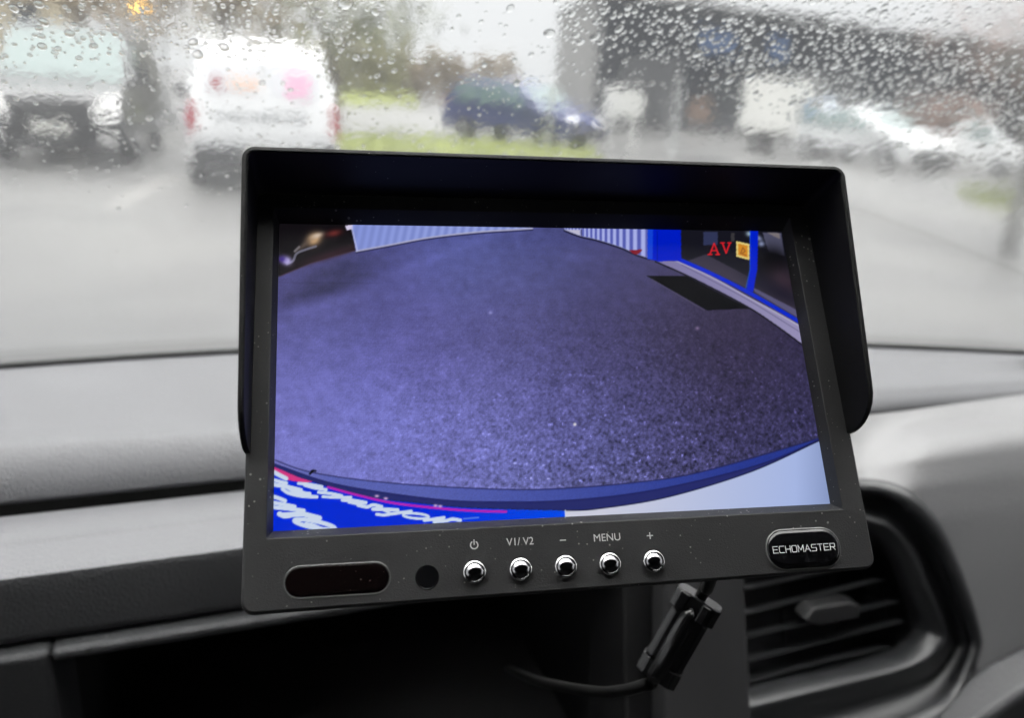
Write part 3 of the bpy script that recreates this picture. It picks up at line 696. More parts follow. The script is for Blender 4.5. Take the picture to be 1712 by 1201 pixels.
# outer frame of the panel: same count, running left-top -> along the gap -> right -> down -> left-bottom
outer = []
for i in range(N):
    t = i / (N - 1)
    if t < .34: x = 1200 + (2150 - 1200) * (t / .34) ** 1.2; outer.append((x, gapy(x) + 1))
    elif t < .66: k = (t - .34) / .32; outer.append((2150, gapy(2150) + (1700 - gapy(2150)) * k))
    else: k = (t - .66) / .34; outer.append((2150 - (2150 - 1247) * k, 1700))
rings = 14; V = []
for r_ in range(rings):
    q = (r_ / (rings - 1)) ** 1.25
    for i in range(N):
        x = OD[i][0] * (1 - q) + outer[i][0] * q; y = OD[i][1] * (1 - q) + outer[i][1] * q
        V.append(at_f(x, y, pf(x, y)))
edge = [V[r_ * N + N - 1] for r_ in range(rings)]
sk = []
for p in edge: sk += [p, p + EF * .06]
dobj('fascia_skirt', sk, grid_faces(rings, 2), M['dash_dark'])
dobj('side_fascia', V, grid_faces(rings, N), mat('fascia_plastic', (.16, .16, .165), .42, .5, noise=(9, .05), bump=(900, .0002, 1)), smooth=True)
V = []
seq = [(OD, .0005), (OD, -.0008), (AD, -.003), ([(a[0] * .5 + b[0] * .5, a[1] * .5 + b[1] * .5) for a, b in zip(AD, BD)], .004), (BD, .014), ([(a[0] * .6 + b[0] * .4, a[1] * .6 + b[1] * .4) for a, b in zip(BD, CD)], .013), (CD, .006),
       ([(a[0] * .85 + b[0] * .15, a[1] * .85 + b[1] * .15) for a, b in zip(CD, DD)], .0065), (DD, .020), (DD, .030), (DD, .075)]
for rg, off in seq:
    for x, y in rg: V.append(at_f(x, y, pf(x, y) + off) if off < .07 else at_f(x, y, pf(x, y) + .030) + EF * .045)
vent = dobj('air_vent', V, grid_faces(len(seq), N), M['vent'], smooth=True)
# closing back of the vent
dobj('vent_back', [at_f(x, y, pf(x, y) + .03) + EF * .044 for x, y in DD], [tuple(range(N))], M['dash_dark'], parent=vent)
def slat(x0, y0, x1, y1):
    mb = MB(); a = at_f(x0, y0, pf(x0, y0) + .019); b = at_f(x1, y1, pf(x1, y1) + .019); dn = Vector((0, 0, -.0020)) + EF * .001; bk = EF * .011 + Vector((0, 0, -.0056))
    mb.add([a, b, b + dn, a + dn, a + bk, b + bk, b + bk + dn, a + bk + dn], [(0, 1, 2, 3), (4, 5, 6, 7), (0, 1, 5, 4), (3, 2, 6, 7), (0, 3, 7, 4), (1, 2, 6, 5)])
    return dmb(mb, 'slat', M['vent'], parent=vent, bevel=.0008)
for s in ((1252, 985, 1440, 946), (1252, 1026, 1484, 969), (1252, 1066, 1506, 1006), (1254, 1106, 1519, 1038), (1252, 945, 1400, 912), (1256, 1140, 1490, 1082)): slat(*s)
mb = MB(); q = [at_f(x, y, pf(x, y) + .012) for x, y in ((1346, 1040), (1360, 1018), (1420, 1008), (1440, 1014), (1438, 1034), (1372, 1048))]
mb.prism(q, EF * .012); dmb(mb, 'tab', mat('vent_tab_plastic', (.011, .011, .012), .5, .3), parent=vent, bevel=.0015, seg=3)
mb = MB()
for x in (1300, 1390, 1470): mb.tube([at_f(x, 930, pf(x, 930) + .045), at_f(x + 14, 1130, pf(x, 1130) + .045)], .0012, 6)
dmb(mb, 'vane', M['dash_dark'], parent=vent)
# lower corner pad on the right
mb = MB(); q = [at_f(x, y, .27) for x, y in ((1600, 1240), (1655, 1200), (1712, 1160), (1900, 1060), (1900, 1500), (1600, 1500))]
mb.prism(q, EF * .03); dmb(mb, 'corner_pad', M['dash_face'], bevel=.006, seg=4)
# ------------------------------------------------------------------ monitor (local frame: u right, v up, h towards the viewer; metres)
_a = Vector((0.98425829, -0.01354674, 0.17621605)); _b = Vector((-0.06473986, -0.95539152, 0.28815932)); _t = Vector((12.6046, 1.57228, 230.2925)) / 1000
def c2w(v): return XA * v.x - UA * v.y + FW * v.z
MA = c2w(_a).normalized(); MBv = c2w(_b); MBv = (MBv - MA * MBv.dot(MA)).normalized(); MN = MA.cross(MBv)
MMX = Matrix.Identity(4)
for i, v in enumerate((MA, MBv, MN)):
    for r_ in range(3): MMX[r_][i] = v[r_]
MMX.translation = CAM + c2w(_t)
mon = empty('monitor', matrix=MMX); tag(mon, 'black reversing camera monitor with a sun hood showing a blue picture', 'monitor')
K = .001
def rrect(u0, u1, v0, v1, r, n=6):
    out = []
    for cu, cv, a0 in ((u1 - r, v1 - r, 0), (u0 + r, v1 - r, 90), (u0 + r, v0 + r, 180), (u1 - r, v0 + r, 270)):
        for i in range(n + 1):
            a = R(a0 + 90 * i / n); out.append((cu + r * math.cos(a), cv + r * math.sin(a)))
    return out
def loft(name, rings, m, cap0=False, cap1=False, parent=mon, smooth=False, **kw):
    V = []; n = len(rings[0][0])
    for rg, h in rings: V += [(u * K, v * K, h * K) for u, v in rg]
    F = grid_faces(len(rings), n, True)
    if cap0: F.append(tuple(range(n - 1, -1, -1)))
    if cap1: F.append(tuple(range((len(rings) - 1) * n, len(rings) * n)))
    return obj(name, V, F, m, parent, smooth=smooth, **kw)
U0, U1, V0, V1 = -83.9, 85.4, -61.7, 50.8
bez = loft('bezel', [(rrect(U0 + 3, U1 - 3, V0 + 3, V1 - 3, 2.5), -17), (rrect(U0 + .4, U1 - .4, V0 + .4, V1 - .4, 3), -14), (rrect(U0, U1, V0, V1, 3.2), 2.6), (rrect(U0 + .25, U1 - .25, V0 + .25, V1 - .25, 3), 3.5), (rrect(U0 + .8, U1 - .8, V0 + .8, V1 - .8, 2.6), 4.0),
             (rrect(-78.5, 78.5, -45.3, 46.2, .5), 4.0), (rrect(-78.2, 78.2, -45.0, 45.9, .4), 3.9), (rrect(-77.04, 77.04, -42.96, 42.96, .05), .15), (rrect(-77.04, 77.04, -42.96, 42.96, .05), -1)], M['bezel'], cap0=True)
for v in bez.data.vertices:                                # the lower edge drops a little to the left
    if v.co.y < -.052: v.co.y -= .0013 * (U1 * K - v.co.x) / ((U1 - U0) * K)
# hood
def hood_h(v):
    if v >= -12: return 18.2 + (25 - 18.2) * (v + 12) / 63
    t = (-12 - v) / 11.5
    return 4.6 + (18.2 - 4.6) * math.sqrt(max(0, 1 - t * t))
path = []
HU0, HU1, HV = -84.0, 85.4, 51.9; HR = 3.4
vs_ = [-23.4, -23.2, -22.7, -22, -21, -19.5, -17.5, -15, -12, -4, 6, 16, 26, 36, HV - HR]
for v in vs_: path.append((HU0, v, 1, 0))
for i in range(1, 7):
    a = R(180 - 90 * i / 6); path.append((HU0 + HR + HR * math.cos(a), HV - HR + HR * math.sin(a), -math.cos(a), -math.sin(a)))
for i in range(1, 12): path.append((HU0 + HR + (HU1 - HU0 - 2 * HR) * i / 12, HV, 0, -1))
for i in range(0, 7):
    a = R(90 - 90 * i / 6); path.append((HU1 - HR + HR * math.cos(a), HV - HR + HR * math.sin(a), -math.cos(a), -math.sin(a)))
for v in reversed(vs_[:-1]): path.append((HU1, v, -1, 0))
V = []; th = 1.5
for u, v, du, dv in path:
    hf_ = hood_h(v); bk = -6 if v > -12 else 1.0
    for (o, h) in ((0, bk), (0, hf_ - .5), (.12, hf_ - .12), (.5, hf_), (th - .4, hf_), (th, hf_ - .4), (th, 4.02)): V.append(((u + du * o) * K, (v + dv * o + (.55 * (1 - (u - HU0) / (HU1 - HU0)) if v > 40 else 0)) * K, h * K))
n = 7; F = grid_faces(len(path), n)
F += [tuple(range(n)), tuple(range(len(V) - 1, len(V) - 1 - n, -1))]
obj('sun_hood', V, F, M['hood'], mon, smooth=True)
for o in (bpy.data.objects['sun_hood'],):
    e = o.modifiers.new('edges', 'EDGE_SPLIT'); e.split_angle = R(40)

# --- the picture on the screen, drawn cell by cell
GW, GH = 620, 346
def build_picture():
    us = np.linspace(-77.04, 77.04, GW); vs = np.linspace(42.96, -42.96, GH)
    uu, vv = np.meshgrid(us, vs)
    aa = np.array(_a) * 1; bb = np.array(_b); tt = np.array(_t) * 1000
    p = tt[None, None] + uu[..., None] * aa + vv[..., None] * bb
    PX = FPX * p[..., 0] / p[..., 2] + CX; PY = FPX * p[..., 1] / p[..., 2] + CY      # picture drawn in the photo's own outline
    rg = np.random.default_rng(3)
    # asphalt tone from colour samples
    smp = [(500, 520, 92, 94, 160), (620, 430, 72, 74, 138), (780, 420, 74, 80, 146), (930, 410, 68, 72, 136), (1040, 450, 66, 64, 124), (560, 600, 104, 104, 184), (480, 640, 120, 120, 202), (600, 720, 118, 120, 204),
           (700, 560, 94, 92, 166), (850, 560, 86, 84, 152), (1000, 560, 72, 68, 126), (1100, 520, 66, 58, 108), (1180, 560, 58, 48, 84), (1280, 600, 56, 46, 84), (1330, 640, 54, 48, 96), (1230, 660, 60, 52, 100), (1100, 650, 74, 70, 136),
           (950, 680, 92, 90, 168), (800, 700, 108, 108, 190), (700, 780, 116, 118, 204), (850, 790, 108, 112, 196), (1000, 780, 88, 90, 166), (1150, 750, 72, 70, 138), (1290, 720, 58, 56, 118), (470, 480, 66, 60, 108), (560, 480, 58, 56, 100), (520, 560, 98, 98, 172)]
    num = np.zeros(PX.shape + (3,)); den = np.zeros(PX.shape)
    for x, y, r, g, b in smp:
        wgt = np.exp(-((PX - x) ** 2 + (PY - y) ** 2) / (2 * 62 ** 2)) + 1e-9
        num += wgt[..., None] * np.array([r, g, b]); den += wgt
    img = num / den[..., None]; gy = img.mean(-1, keepdims=True); ds = np.clip((PX - 620) / 500, 0, 1)[..., None]; img = (gy + (img - gy) * (.92 - .20 * ds)) * (1.05 - .10 * ds)
    def sm(a, k):
        for _ in range(k):
            a = (a + np.roll(a, 1, 0) + np.roll(a, -1, 0)) / 3; a = (a + np.roll(a, 1, 1) + np.roll(a, -1, 1)) / 3
        return a
    def nz(k):
        a = sm(rg.standard_normal(PX.shape), k); return a / a.std()
    near = np.clip((PY - 470) / 300, 0, 1) * np.clip((PX - 480) / 650, .10, 1)
    n1 = nz(1); lum = n1 * .145 * near + nz(2) * .09 * near + nz(0) * (.03 + .05 * near) + nz(3) * .05 * near + nz(14) * .025
    spark = ((n1 > 1.9) & (nz(2) > .6)) * near * .55
    streak = sm(np.repeat(rg.standard_normal((GH, 40)), GW // 40 + 1, 1)[:, :GW], 3); streak /= streak.std()
    lum += streak * .012
    lum += (np.arange(GH)[:, None] % 2 - .5) * .03 + (np.arange(GW)[None] % 2 - .5) * .02
    # lighter sweep marks, dark wet patches
    def blob(x, y, sx, sy, ang):
        c, s = math.cos(ang), math.sin(ang); dx = PX - x; dy = PY - y
        return np.exp(-.5 * (((dx * c + dy * s) / sx) ** 2 + ((-dx * s + dy * c) / sy) ** 2))
    lum += .12 * blob(700, 440, 120, 8, -.35) + .12 * blob(965, 432, 22, 5, .1) - .30 * blob(560, 455, 55, 14, -.3) - .25 * blob(520, 492, 50, 9, -.25) - .14 * blob(600, 470, 60, 10, -.3) + .08 * blob(560, 505, 60, 8, -.3)
    lum -= .06 * (np.abs(PY - 473) < 1.2) * (PX < 640)
    img = img * (1 + lum + spark + .10 * np.clip((560 - PY) / 120, 0, 1))[..., None]
    def poly(pts, soft=0.0):
        P = np.array(pts, float); acc = np.zeros(PX.shape)
        for ox, oy in ((-.35, -.35), (.35, -.35), (-.35, .35), (.35, .35)):
            X = PX + ox * 1.45; Y = PY + oy * 1.45; ins = np.zeros(PX.shape, bool)
            for i in range(len(P)):
                x1, y1 = P[i]; x0, y0 = P[i - 1]
                if y1 == y0: continue
                cnd = ((y1 > Y) != (y0 > Y)) & (X < (x0 - x1) * (Y - y1) / (y0 - y1) + x1); ins ^= cnd
            acc += ins
        return acc / 4
    def lay(mask, col):
        nonlocal img
        col = np.array(col, float); img = img * (1 - mask[..., None]) + (col if col.ndim == 3 else col[None, None]) * mask[..., None]
    def stroke(pts, wd, col, k=1.0):
        q = np.array(pts, float); d2 = np.full(PX.shape, 1e9); box = (PX > q[:, 0].min() - 20) & (PX < q[:, 0].max() + 20) & (PY > q[:, 1].min() - 20) & (PY < q[:, 1].max() + 20)
        X = PX[box]; Y = PY[box]; d = np.full(X.shape, 1e9)
        for i in range(len(q) - 1):
            ax, ay = q[i]; bx_, by = q[i + 1]; L2 = (bx_ - ax) ** 2 + (by - ay) ** 2 + 1e-9
            t = np.clip(((X - ax) * (bx_ - ax) + (Y - ay) * (by - ay)) / L2, 0, 1); d = np.minimum(d, np.hypot(X - ax - t * (bx_ - ax), Y - ay - t * (by - ay)))
        mk = np.zeros(PX.shape); mk[box] = np.clip((wd / 2 - d) / 1.5 + .5, 0, 1) * k; lay(mk, col)
    cm = lambda p, n=10: [tuple(q) for q in catmull(p, n)]
    # top left: dark yard with a car's glints
    lay(poly([(440, 360), (586, 360), (594, 419), (560, 428), (520, 440), (467, 462), (440, 470)]), (20, 17, 21))
    lay(np.clip(blob(555, 425, 40, 5, -.3) * .8, 0, 1), (58, 34, 44))
    stroke([(467, 462), (520, 440), (560, 428), (592, 419)], 2.5, (70, 48, 60), .7)
    lay(np.clip(blob(525, 400, 9, 7, -.6) * 1.2, 0, 1), (196, 160, 120)); lay(np.clip(blob(530, 394, 7, 3, -.3), 0, 1), (225, 205, 185)); lay(np.clip(blob(508, 410, 12, 3, -.7) * .7, 0, 1), (110, 95, 85))
    stroke(cm([(480, 441), (490, 436), (496, 424), (512, 417), (528, 412)]), 4, (130, 130, 150), .8); stroke([(500, 413), (493, 420)], 4, (150, 145, 150), .7)
    lay(np.clip(blob(479, 436, 6, 5, .3) * 1.2, 0, 1), (190, 180, 235)); lay(np.clip(blob(471, 433, 5, 4, 0), 0, 1), (70, 50, 140)); lay(np.clip(blob(558, 390, 9, 4, -.2) * .9, 0, 1), (120, 50, 48))
    # corrugated walls
    k = np.sin(PX * .46 + PY * .10) ; kk = np.clip(.5 + .5 * k, 0, 1)[..., None]
    wl = np.array([142, 158, 232]) * (.93 + .07 * kk) + np.array([20, 18, 8]) * kk * np.clip((PX - 590) / 200, 0, 1)[..., None]
    lp_ = cm([(596, 420), (650, 410), (720, 397), (800, 388), (860, 384), (890, 382)])
    stroke([(x, y + 2) for x, y in lp_], 3, (30, 32, 70), .8)
    lay(poly([(587, 370)] + lp_ + [(890, 360), (587, 360)]), wl); stroke(lp_, 3.0, (188, 186, 214), .8)
    lay(poly([(577, 377), (590, 376), (590, 383), (580, 385)]), (225, 215, 245)); stroke([(588, 380), (597, 419)], 3, (190, 196, 245), .8)
    k2 = (.5 + .5 * np.sin((PX - 970) * (2 * math.pi / (6.2 + (PX - 970) * .03))))
    wr_ = np.array([92, 100, 186]) + np.array([86, 86, 60]) * np.clip(k2 * 1.5 - .2, 0, 1)[..., None]
    rp_ = cm([(944, 384), (970, 394), (1000, 401), (1040, 414), (1062, 424), (1086, 432)])
    stroke([(x, y + 1.5) for x, y in rp_], 3.5, (22, 22, 48), .9)
    lay(poly(rp_ + [(1086, 360), (944, 360)]), wr_); lay(poly([(944, 384), (970, 394), (970, 384)]), (200, 198, 222)); stroke([(972, 384), (972, 394)], 2, (60, 60, 110))
    stroke(rp_, 1.5, (170, 172, 210), .5)
    # shop front: glass, frame, step, mat
    glassp = [(1136, 380), (1320, 380), (1345, 560), (1250, 486), (1138, 436)]
    lay(poly(glassp), (24, 24, 34))
    gl = np.clip((PY - 425 - (PX - 1140) * .30) / 30, 0, 1); lay(poly(glassp) * gl * .9, (66, 58, 74))
    lay(poly([(1150, 436), (1250, 482), (1250, 462), (1180, 425)]) * .8, (72, 66, 84))
    lay(poly([(1176, 388), (1200, 388), (1200, 410), (1176, 410)]), (52, 58, 92)); lay(poly([(1222, 389), (1228, 389), (1228, 404), (1222, 404)]), (60, 58, 62))
    lay(poly([(1275, 389), (1306, 390), (1312, 428), (1285, 422)]) * .9, (92, 92, 118)); lay(poly([(1282, 389), (1303, 390), (1304, 400)]), (130, 122, 126))
    lay(np.clip(blob(1292, 438, 18, 16, .3) * 1.3, 0, 1), (10, 10, 14)); lay(np.clip(blob(1310, 470, 22, 16, .6), 0, 1) * .8, (66, 50, 62)); lay(np.clip(blob(1300, 488, 40, 9, .5), 0, 1) * .8, (30, 28, 44))
    lay(poly([(1258, 480), (1335, 520), (1338, 534), (1262, 488)]) * .8, (104, 100, 140))
    lay(np.clip(blob(1268, 398, 5, 3, .5) + blob(1273, 408, 4, 3, 0), 0, 1) * .9, (150, 160, 200)); lay(np.clip(blob(1253, 391, 4, 3, .2), 0, 1), (165, 190, 210))
    step = cm([(1096, 436), (1160, 465), (1250, 512), (1300, 545), (1345, 578)]); top = cm([(1345, 548), (1300, 522), (1255, 498), (1190, 462), (1136, 437)])
    stroke([(x, y + 1) for x, y in step], 3, (12, 12, 20))
    sg = np.clip((PX - 1100) / 240, 0, 1)[..., None]; lay(poly(step + top), np.array([132, 126, 172]) * (1 - sg) + np.array([158, 152, 192]) * sg)
    stroke(cm([(1140, 443), (1190, 469), (1255, 504), (1345, 560)]), 1.5, (108, 100, 140), .8); stroke(cm([(1130, 436), (1190, 464), (1255, 500), (1345, 550)]), 2, (196, 192, 214), .7)
    stroke(cm([(1136, 434), (1190, 458), (1255, 491), (1345, 543)]), 6.5, (10, 44, 214))
    lay(poly([(1083, 370), (1138, 370), (1139, 436), (1100, 437), (1083, 433)]), (0, 30, 206)); lay(poly([(1083, 370), (1092, 370), (1091, 434), (1083, 433)]), (20, 70, 226)); stroke([(1099, 386), (1099, 436)], 2, (0, 18, 150), .6)
    lay(poly([(1254, 370), (1268, 370), (1266, 450), (1259, 489), (1248, 484), (1254, 450)]), (2, 34, 212)); stroke([(1254, 386), (1254, 450), (1247, 482)], 1.5, (40, 110, 220), .7)
    lay(poly([(1080, 461), (1148, 462), (1252, 516), (1182, 519)]), (9, 9, 14)); stroke([(1090, 467), (1178, 519)], 1.5, (120, 112, 130), .35)
    lay(poly(cm([(1052, 418), (1058, 424), (1066, 425), (1073, 419), (1072, 417), (1062, 418)], 6)), (136, 32, 48))
    # sticker and OSD letters
    lay(poly([(1231, 403), (1253, 408), (1253, 435), (1231, 429)]), (238, 216, 130)); lay(poly([(1234, 407), (1250, 411), (1250, 431), (1234, 426)]), (222, 146, 44)); stroke([(1238, 424), (1242, 414), (1246, 420), (1240, 424), (1247, 427)], 2, (150, 92, 40), .8)
    red = (226, 32, 44)
    stroke([(1187, 425), (1194, 407), (1201, 425)], 2.4, red); stroke([(1190, 419), (1198, 419)], 2.2, red); stroke([(1184, 425.5), (1190, 425.5)], 2.4, red); stroke([(1197, 425.5), (1203, 425.5)], 2.4, red)
    stroke([(1208, 407), (1214, 423), (1220, 407)], 2.6, red); stroke([(1205, 406), (1211, 406)], 2.2, red); stroke([(1217, 406), (1222, 406)], 2.2, red)
    # rear bumper band and body
    l1 = cm([(440, 762), (520, 790), (652, 808), (817, 818), (927, 818), (1064, 807), (1174, 789), (1366, 734), (1400, 720)]); l2 = cm([(440, 768), (475, 782), (570, 812), (735, 836), (855, 840), (954, 837), (1064, 825), (1174, 803), (1283, 773), (1366, 737), (1400, 722)])
    l3 = cm([(440, 772), (475, 790), (597, 828), (700, 842), (789, 850), (943, 854), (1009, 850), (1119, 831), (1256, 789), (1366, 739), (1400, 724)])
    t = np.clip((PX - 700) / 550, 0, 1)[..., None]; bandc = np.array([94, 104, 186]) * (1 - t) + np.array([40, 58, 148]) * t
    bandc = bandc * (1 + nz(0) * .03)[..., None]
    t0 = np.clip((PX - 470) / 90, 0, 1)
    lay(poly(l1 + l2[::-1]) * t0, bandc); stroke(l1, 2.2, (34, 36, 82), .75)
    lay(poly(l2 + l3[::-1]), (40, 46, 112)); stroke(l2, 2.5, (26, 30, 92), .8)
    below = l3 + [(1400, 930), (440, 930)]; mk = poly(below); t = np.clip((PX - 1000) / 380, 0, 1)[..., None]
    lay(mk, np.array([216, 218, 236]) * (1 - t) + np.array([170, 190, 242]) * t * (1 - .15 * np.clip((PX - 1330) / 60, 0, 1)[..., None])); stroke(l3, 2.0, (16, 18, 50), .8)
    blue = [q for q in l3 if q[0] < 943] + [(945, 855), (945, 930), (440, 930)]
    lay(poly(blue), np.array([0, 44, 226]) * (1 + .10 * np.clip((PX - 700) / 250, 0, 1))[..., None] + np.array([0, 30, 0]) * np.clip((PX - 700) / 250, 0, 1)[..., None]); stroke([(945, 854), (946, 866)], 2.5, (226, 226, 246), .8)
    lay(poly([(440, 774), (470, 786), (500, 799), (524, 806), (510, 808), (478, 803), (440, 784)]), (222, 58, 138)); stroke(cm([(548, 815), (600, 829), (660, 842), (740, 851), (800, 855), (846, 856)]), 4.2, (196, 38, 186), .95)
    for x, y in ((630, 830), (645, 834), (728, 846), (736, 847)): lay(np.clip(blob(x, y, 2.5, 1.5, .1), 0, 1), (230, 190, 240))
    # white lettering on the tailgate, seen upside down
    W8 = (214, 228, 250)
    def zs(pts, wd, col=W8): stroke([(450 + x / 4.89, 770 + y / 4.89) for x, y in catmull(pts, 5)], wd * 1.25, col)
    def ring(cx_, cy_, rx, ry, ang, wd): zs([(cx_ + rx * math.cos(t) * math.cos(ang) - ry * math.sin(t) * math.sin(ang), cy_ + rx * math.cos(t) * math.sin(ang) + ry * math.sin(t) * math.cos(ang)) for t in [2 * math.pi * i / 14 for i in range(15)]], wd)
    def letters():
        # the short line under the stripe
        zs([(240, 190), (320, 196), (430, 216)], 4.2); zs([(290, 204), (370, 226), (465, 241)], 4.4)
        zs([(405, 262), (500, 272), (590, 290)], 4.4); zs([(440, 298), (540, 304), (668, 304)], 4.0); zs([(520, 280), (600, 300)], 3.6)
        zs([(600, 326), (690, 330), (790, 346)], 4.6); zs([(650, 342), (720, 356), (790, 350)], 4.0)
        zs([(728, 368), (800, 382), (850, 366), (918, 380)], 4.8)
        zs([(850, 400), (950, 402), (1050, 408)], 5.0); zs([(880, 442), (930, 448), (982, 444)], 4.2); zs([(930, 405), (1000, 440)], 3.6)
        zs([(1000, 440), (1080, 428), (1160, 418)], 4.4)
        ring(1200, 456, 104, 20, .08, 3.6)
        zs([(1270, 492), (1350, 482), (1428, 470)], 4.6); zs([(1350, 506), (1450, 494), (1500, 482), (1562, 492)], 4.8); zs([(1360, 484), (1420, 502)], 4)
        # the two larger lines running out of the picture on the left
        zs([(30, 92), (80, 120), (138, 150)], 6.0); zs([(30, 160), (90, 176), (140, 188)], 5.0)
        zs([(40, 200), (140, 216), (258, 244)], 5.6); zs([(110, 236), (160, 268), (260, 292), (388, 300)], 5.0); zs([(150, 224), (220, 262), (330, 274)], 5.0); zs([(250, 250), (310, 280)], 4.4)
        zs([(30, 296), (80, 312), (130, 332)], 5.4); zs([(30, 346), (120, 362), (208, 380)], 5.4); zs([(30, 384), (150, 396), (282, 412)], 5.6)
        zs([(86, 440), (130, 456), (190, 446), (270, 440), (340, 456), (410, 474)], 7.2); zs([(120, 446), (200, 440)], 6)
        ring(372, 526, 168, 27, .20, 6.0); zs([(300, 520), (360, 530), (420, 556)], 4.5)
    letters()
    stroke([(775, 868), (800, 866)], 2, (190, 210, 250), .6)
    lay(np.clip(blob(820, 523, 2.2, 2, 0), 0, 1), (150, 150, 215)); lay(np.clip(blob(961, 710, 1.7, 1.7, 0) * 1.2, 0, 1), (235, 230, 235)); lay(np.clip(blob(1166, 549, 2.2, 2, 0), 0, 1), (130, 110, 150))
    stroke([(518, 793), (524, 787)], 3.4, (8, 8, 20)); stroke([(521, 788), (528, 788)], 3, (8, 8, 20))
    img = np.clip(img, 0, 255) / 255.
    # panel edge falls off over a pixel or two
    return np.where(img <= .04045, img / 12.92, ((img + .055) / 1.055) ** 2.4), us, vs
pic, us, vs = build_picture()
V = np.zeros((GH * GW, 3)); V[:, 0] = np.tile(us, GH) * K; V[:, 1] = np.repeat(vs, GW) * K; V[:, 2] = .0
idx = np.arange(GH * GW).reshape(GH, GW)
Q = np.stack([idx[1:, :-1], idx[1:, 1:], idx[:-1, 1:], idx[:-1, :-1]], -1).reshape(-1, 4)
me = bpy.data.meshes.new('screen'); me.vertices.add(len(V)); me.vertices.foreach_set('co', V.ravel()); me.loops.add(Q.size); me.loops.foreach_set('vertex_index', Q.ravel().astype(np.int32))
me.polygons.add(len(Q)); me.polygons.foreach_set('loop_start', np.arange(0, Q.size, 4, dtype=np.int32)); me.update(); me.validate()
ca = me.color_attributes.new('picture', 'FLOAT_COLOR', 'POINT'); ca.data.foreach_set('color', np.concatenate([pic.reshape(-1, 3), np.ones((GH * GW, 1))], 1).astype(np.float32).ravel())
ms = bpy.data.materials.new('lit_display'); ms.use_nodes = True; n_ = ms.node_tree.nodes; L_ = ms.node_tree.links; b_ = n_['Principled BSDF']
at_ = n_.new('ShaderNodeAttribute'); at_.attribute_name = 'picture'; L_.new(at_.outputs['Color'], b_.inputs['Emission Color']); b_.inputs['Base Color'].default_value = (.004, .004, .005, 1)
b_.inputs['Emission Strength'].default_value = SCREEN_GAIN; b_.inputs['Roughness'].default_value = .35; b_.inputs['Specular IOR Level'].default_value = .06
me.materials.append(ms); scr = bpy.data.objects.new('screen', me); COL.objects.link(scr); scr.parent = mon
# --- buttons, windows, badge
def lathe_m(name, prof, u, v, m, parent=mon, n=28, smooth=True):
    o = MB().lathe([(r * K, h * K) for r, h in prof], (u * K, v * K, 0), (0, 0, 1), n).build(name, m, parent, smooth=smooth)
    if smooth: e = o.modifiers.new('edges', 'EDGE_SPLIT'); e.split_angle = R(50)
    return o
for u in (-26.95, -15.0, -3.1, 8.8, 20.85):
    bt_ = lathe_m('button', [(3.0, 3.8), (3.0, 4.75), (2.85, 5.1), (2.6, 5.2), (2.45, 5.05), (2.4, 4.9)], u, -56.15, M['chrome'])
    lathe_m('button_cap', [(2.42, 4.6), (2.42, 5.0), (2.2, 5.3), (1.7, 5.62), (1.1, 5.84), (.5, 5.95), (.12, 5.97)], u, -56.15, M['dimmed_chrome'], parent=bt_)
lathe_m('light_sensor', [(3.0, 3.9), (3.0, 4.15), (2.8, 4.2), (2.7, 4.08), (.1, 4.08)], -38.9, -56.65, M['gloss_black'])
loft('infrared_window', [(rrect(-73.6, -48.3, -59.6, -52.4, 3.58), 3.9), (rrect(-73.6, -48.3, -59.6, -52.4, 3.58), 4.15), (rrect(-73.35, -48.55, -59.35, -52.65, 3.33), 4.42), (rrect(-72.9, -49.0, -58.9, -53.1, 2.88), 4.52), (rrect(-72.3, -49.6, -58.3, -53.7, 2.28), 4.53)], M['ir'], cap1=True)
loft('window_rim', [(rrect(-74.0, -47.9, -60.0, -52.0, 3.98), 3.95), (rrect(-74.0, -47.9, -60.0, -52.0, 3.98), 4.12), (rrect(-73.8, -48.1, -59.8, -52.2, 3.78), 4.2), (rrect(-73.62, -48.28, -59.62, -52.38, 3.6), 4.1)], mat('window_rim_highlight', (.09, .09, .09), .25, .5), parent=bpy.data.objects['infrared_window'])  # rim added in a lighter colour, standing for light caught along the edge
bd_ = loft('badge', [(rrect(53.4, 75.0, -60.3, -49.9, 5.0), 3.9), (rrect(53.4, 75.0, -60.3, -49.9, 5.0), 4.5), (rrect(53.7, 74.7, -60.0, -50.2, 4.8), 4.8), (rrect(54.4, 74.0, -59.3, -50.9, 4.2), 5.1), (rrect(55.4, 73.0, -58.3, -51.9, 3.2), 5.2)], M['gloss_black'], cap1=True, smooth=True)
e = bd_.modifiers.new('edges', 'EDGE_SPLIT'); e.split_angle = R(60)
loft('badge_rim', [(rrect(53.1, 75.3, -60.6, -49.6, 5.3), 3.95), (rrect(53.1, 75.3, -60.6, -49.6, 5.3), 4.3), (rrect(53.35, 75.05, -60.35, -49.85, 5.05), 4.45), (rrect(53.4, 75.0, -60.3, -49.9, 5.0), 4.3)], mat('badge_rim_plastic', (.12, .12, .12), .2, .5), parent=bd_)
def strokes(name, lines, wd, h, m, parent=mon, closed=False):
    mb = MB()
    for ln in lines:
        for i in range(len(ln) - 1):
            a = Vector((*ln[i], 0)); b = Vector((*ln[i + 1], 0)); d = (b - a).normalized(); q = Vector((-d.y, d.x, 0)) * wd / 2; ex = d * wd / 2
            z = h + .004 * (i % 3)
            mb.prism([((a - ex - q) + Vector((0, 0, z))) * K, ((b + ex - q) + Vector((0, 0, z))) * K, ((b + ex + q) + Vector((0, 0, z))) * K, ((a - ex + q) + Vector((0, 0, z))) * K], (0, 0, .03 * K))
    return mb.build(name, m, parent)
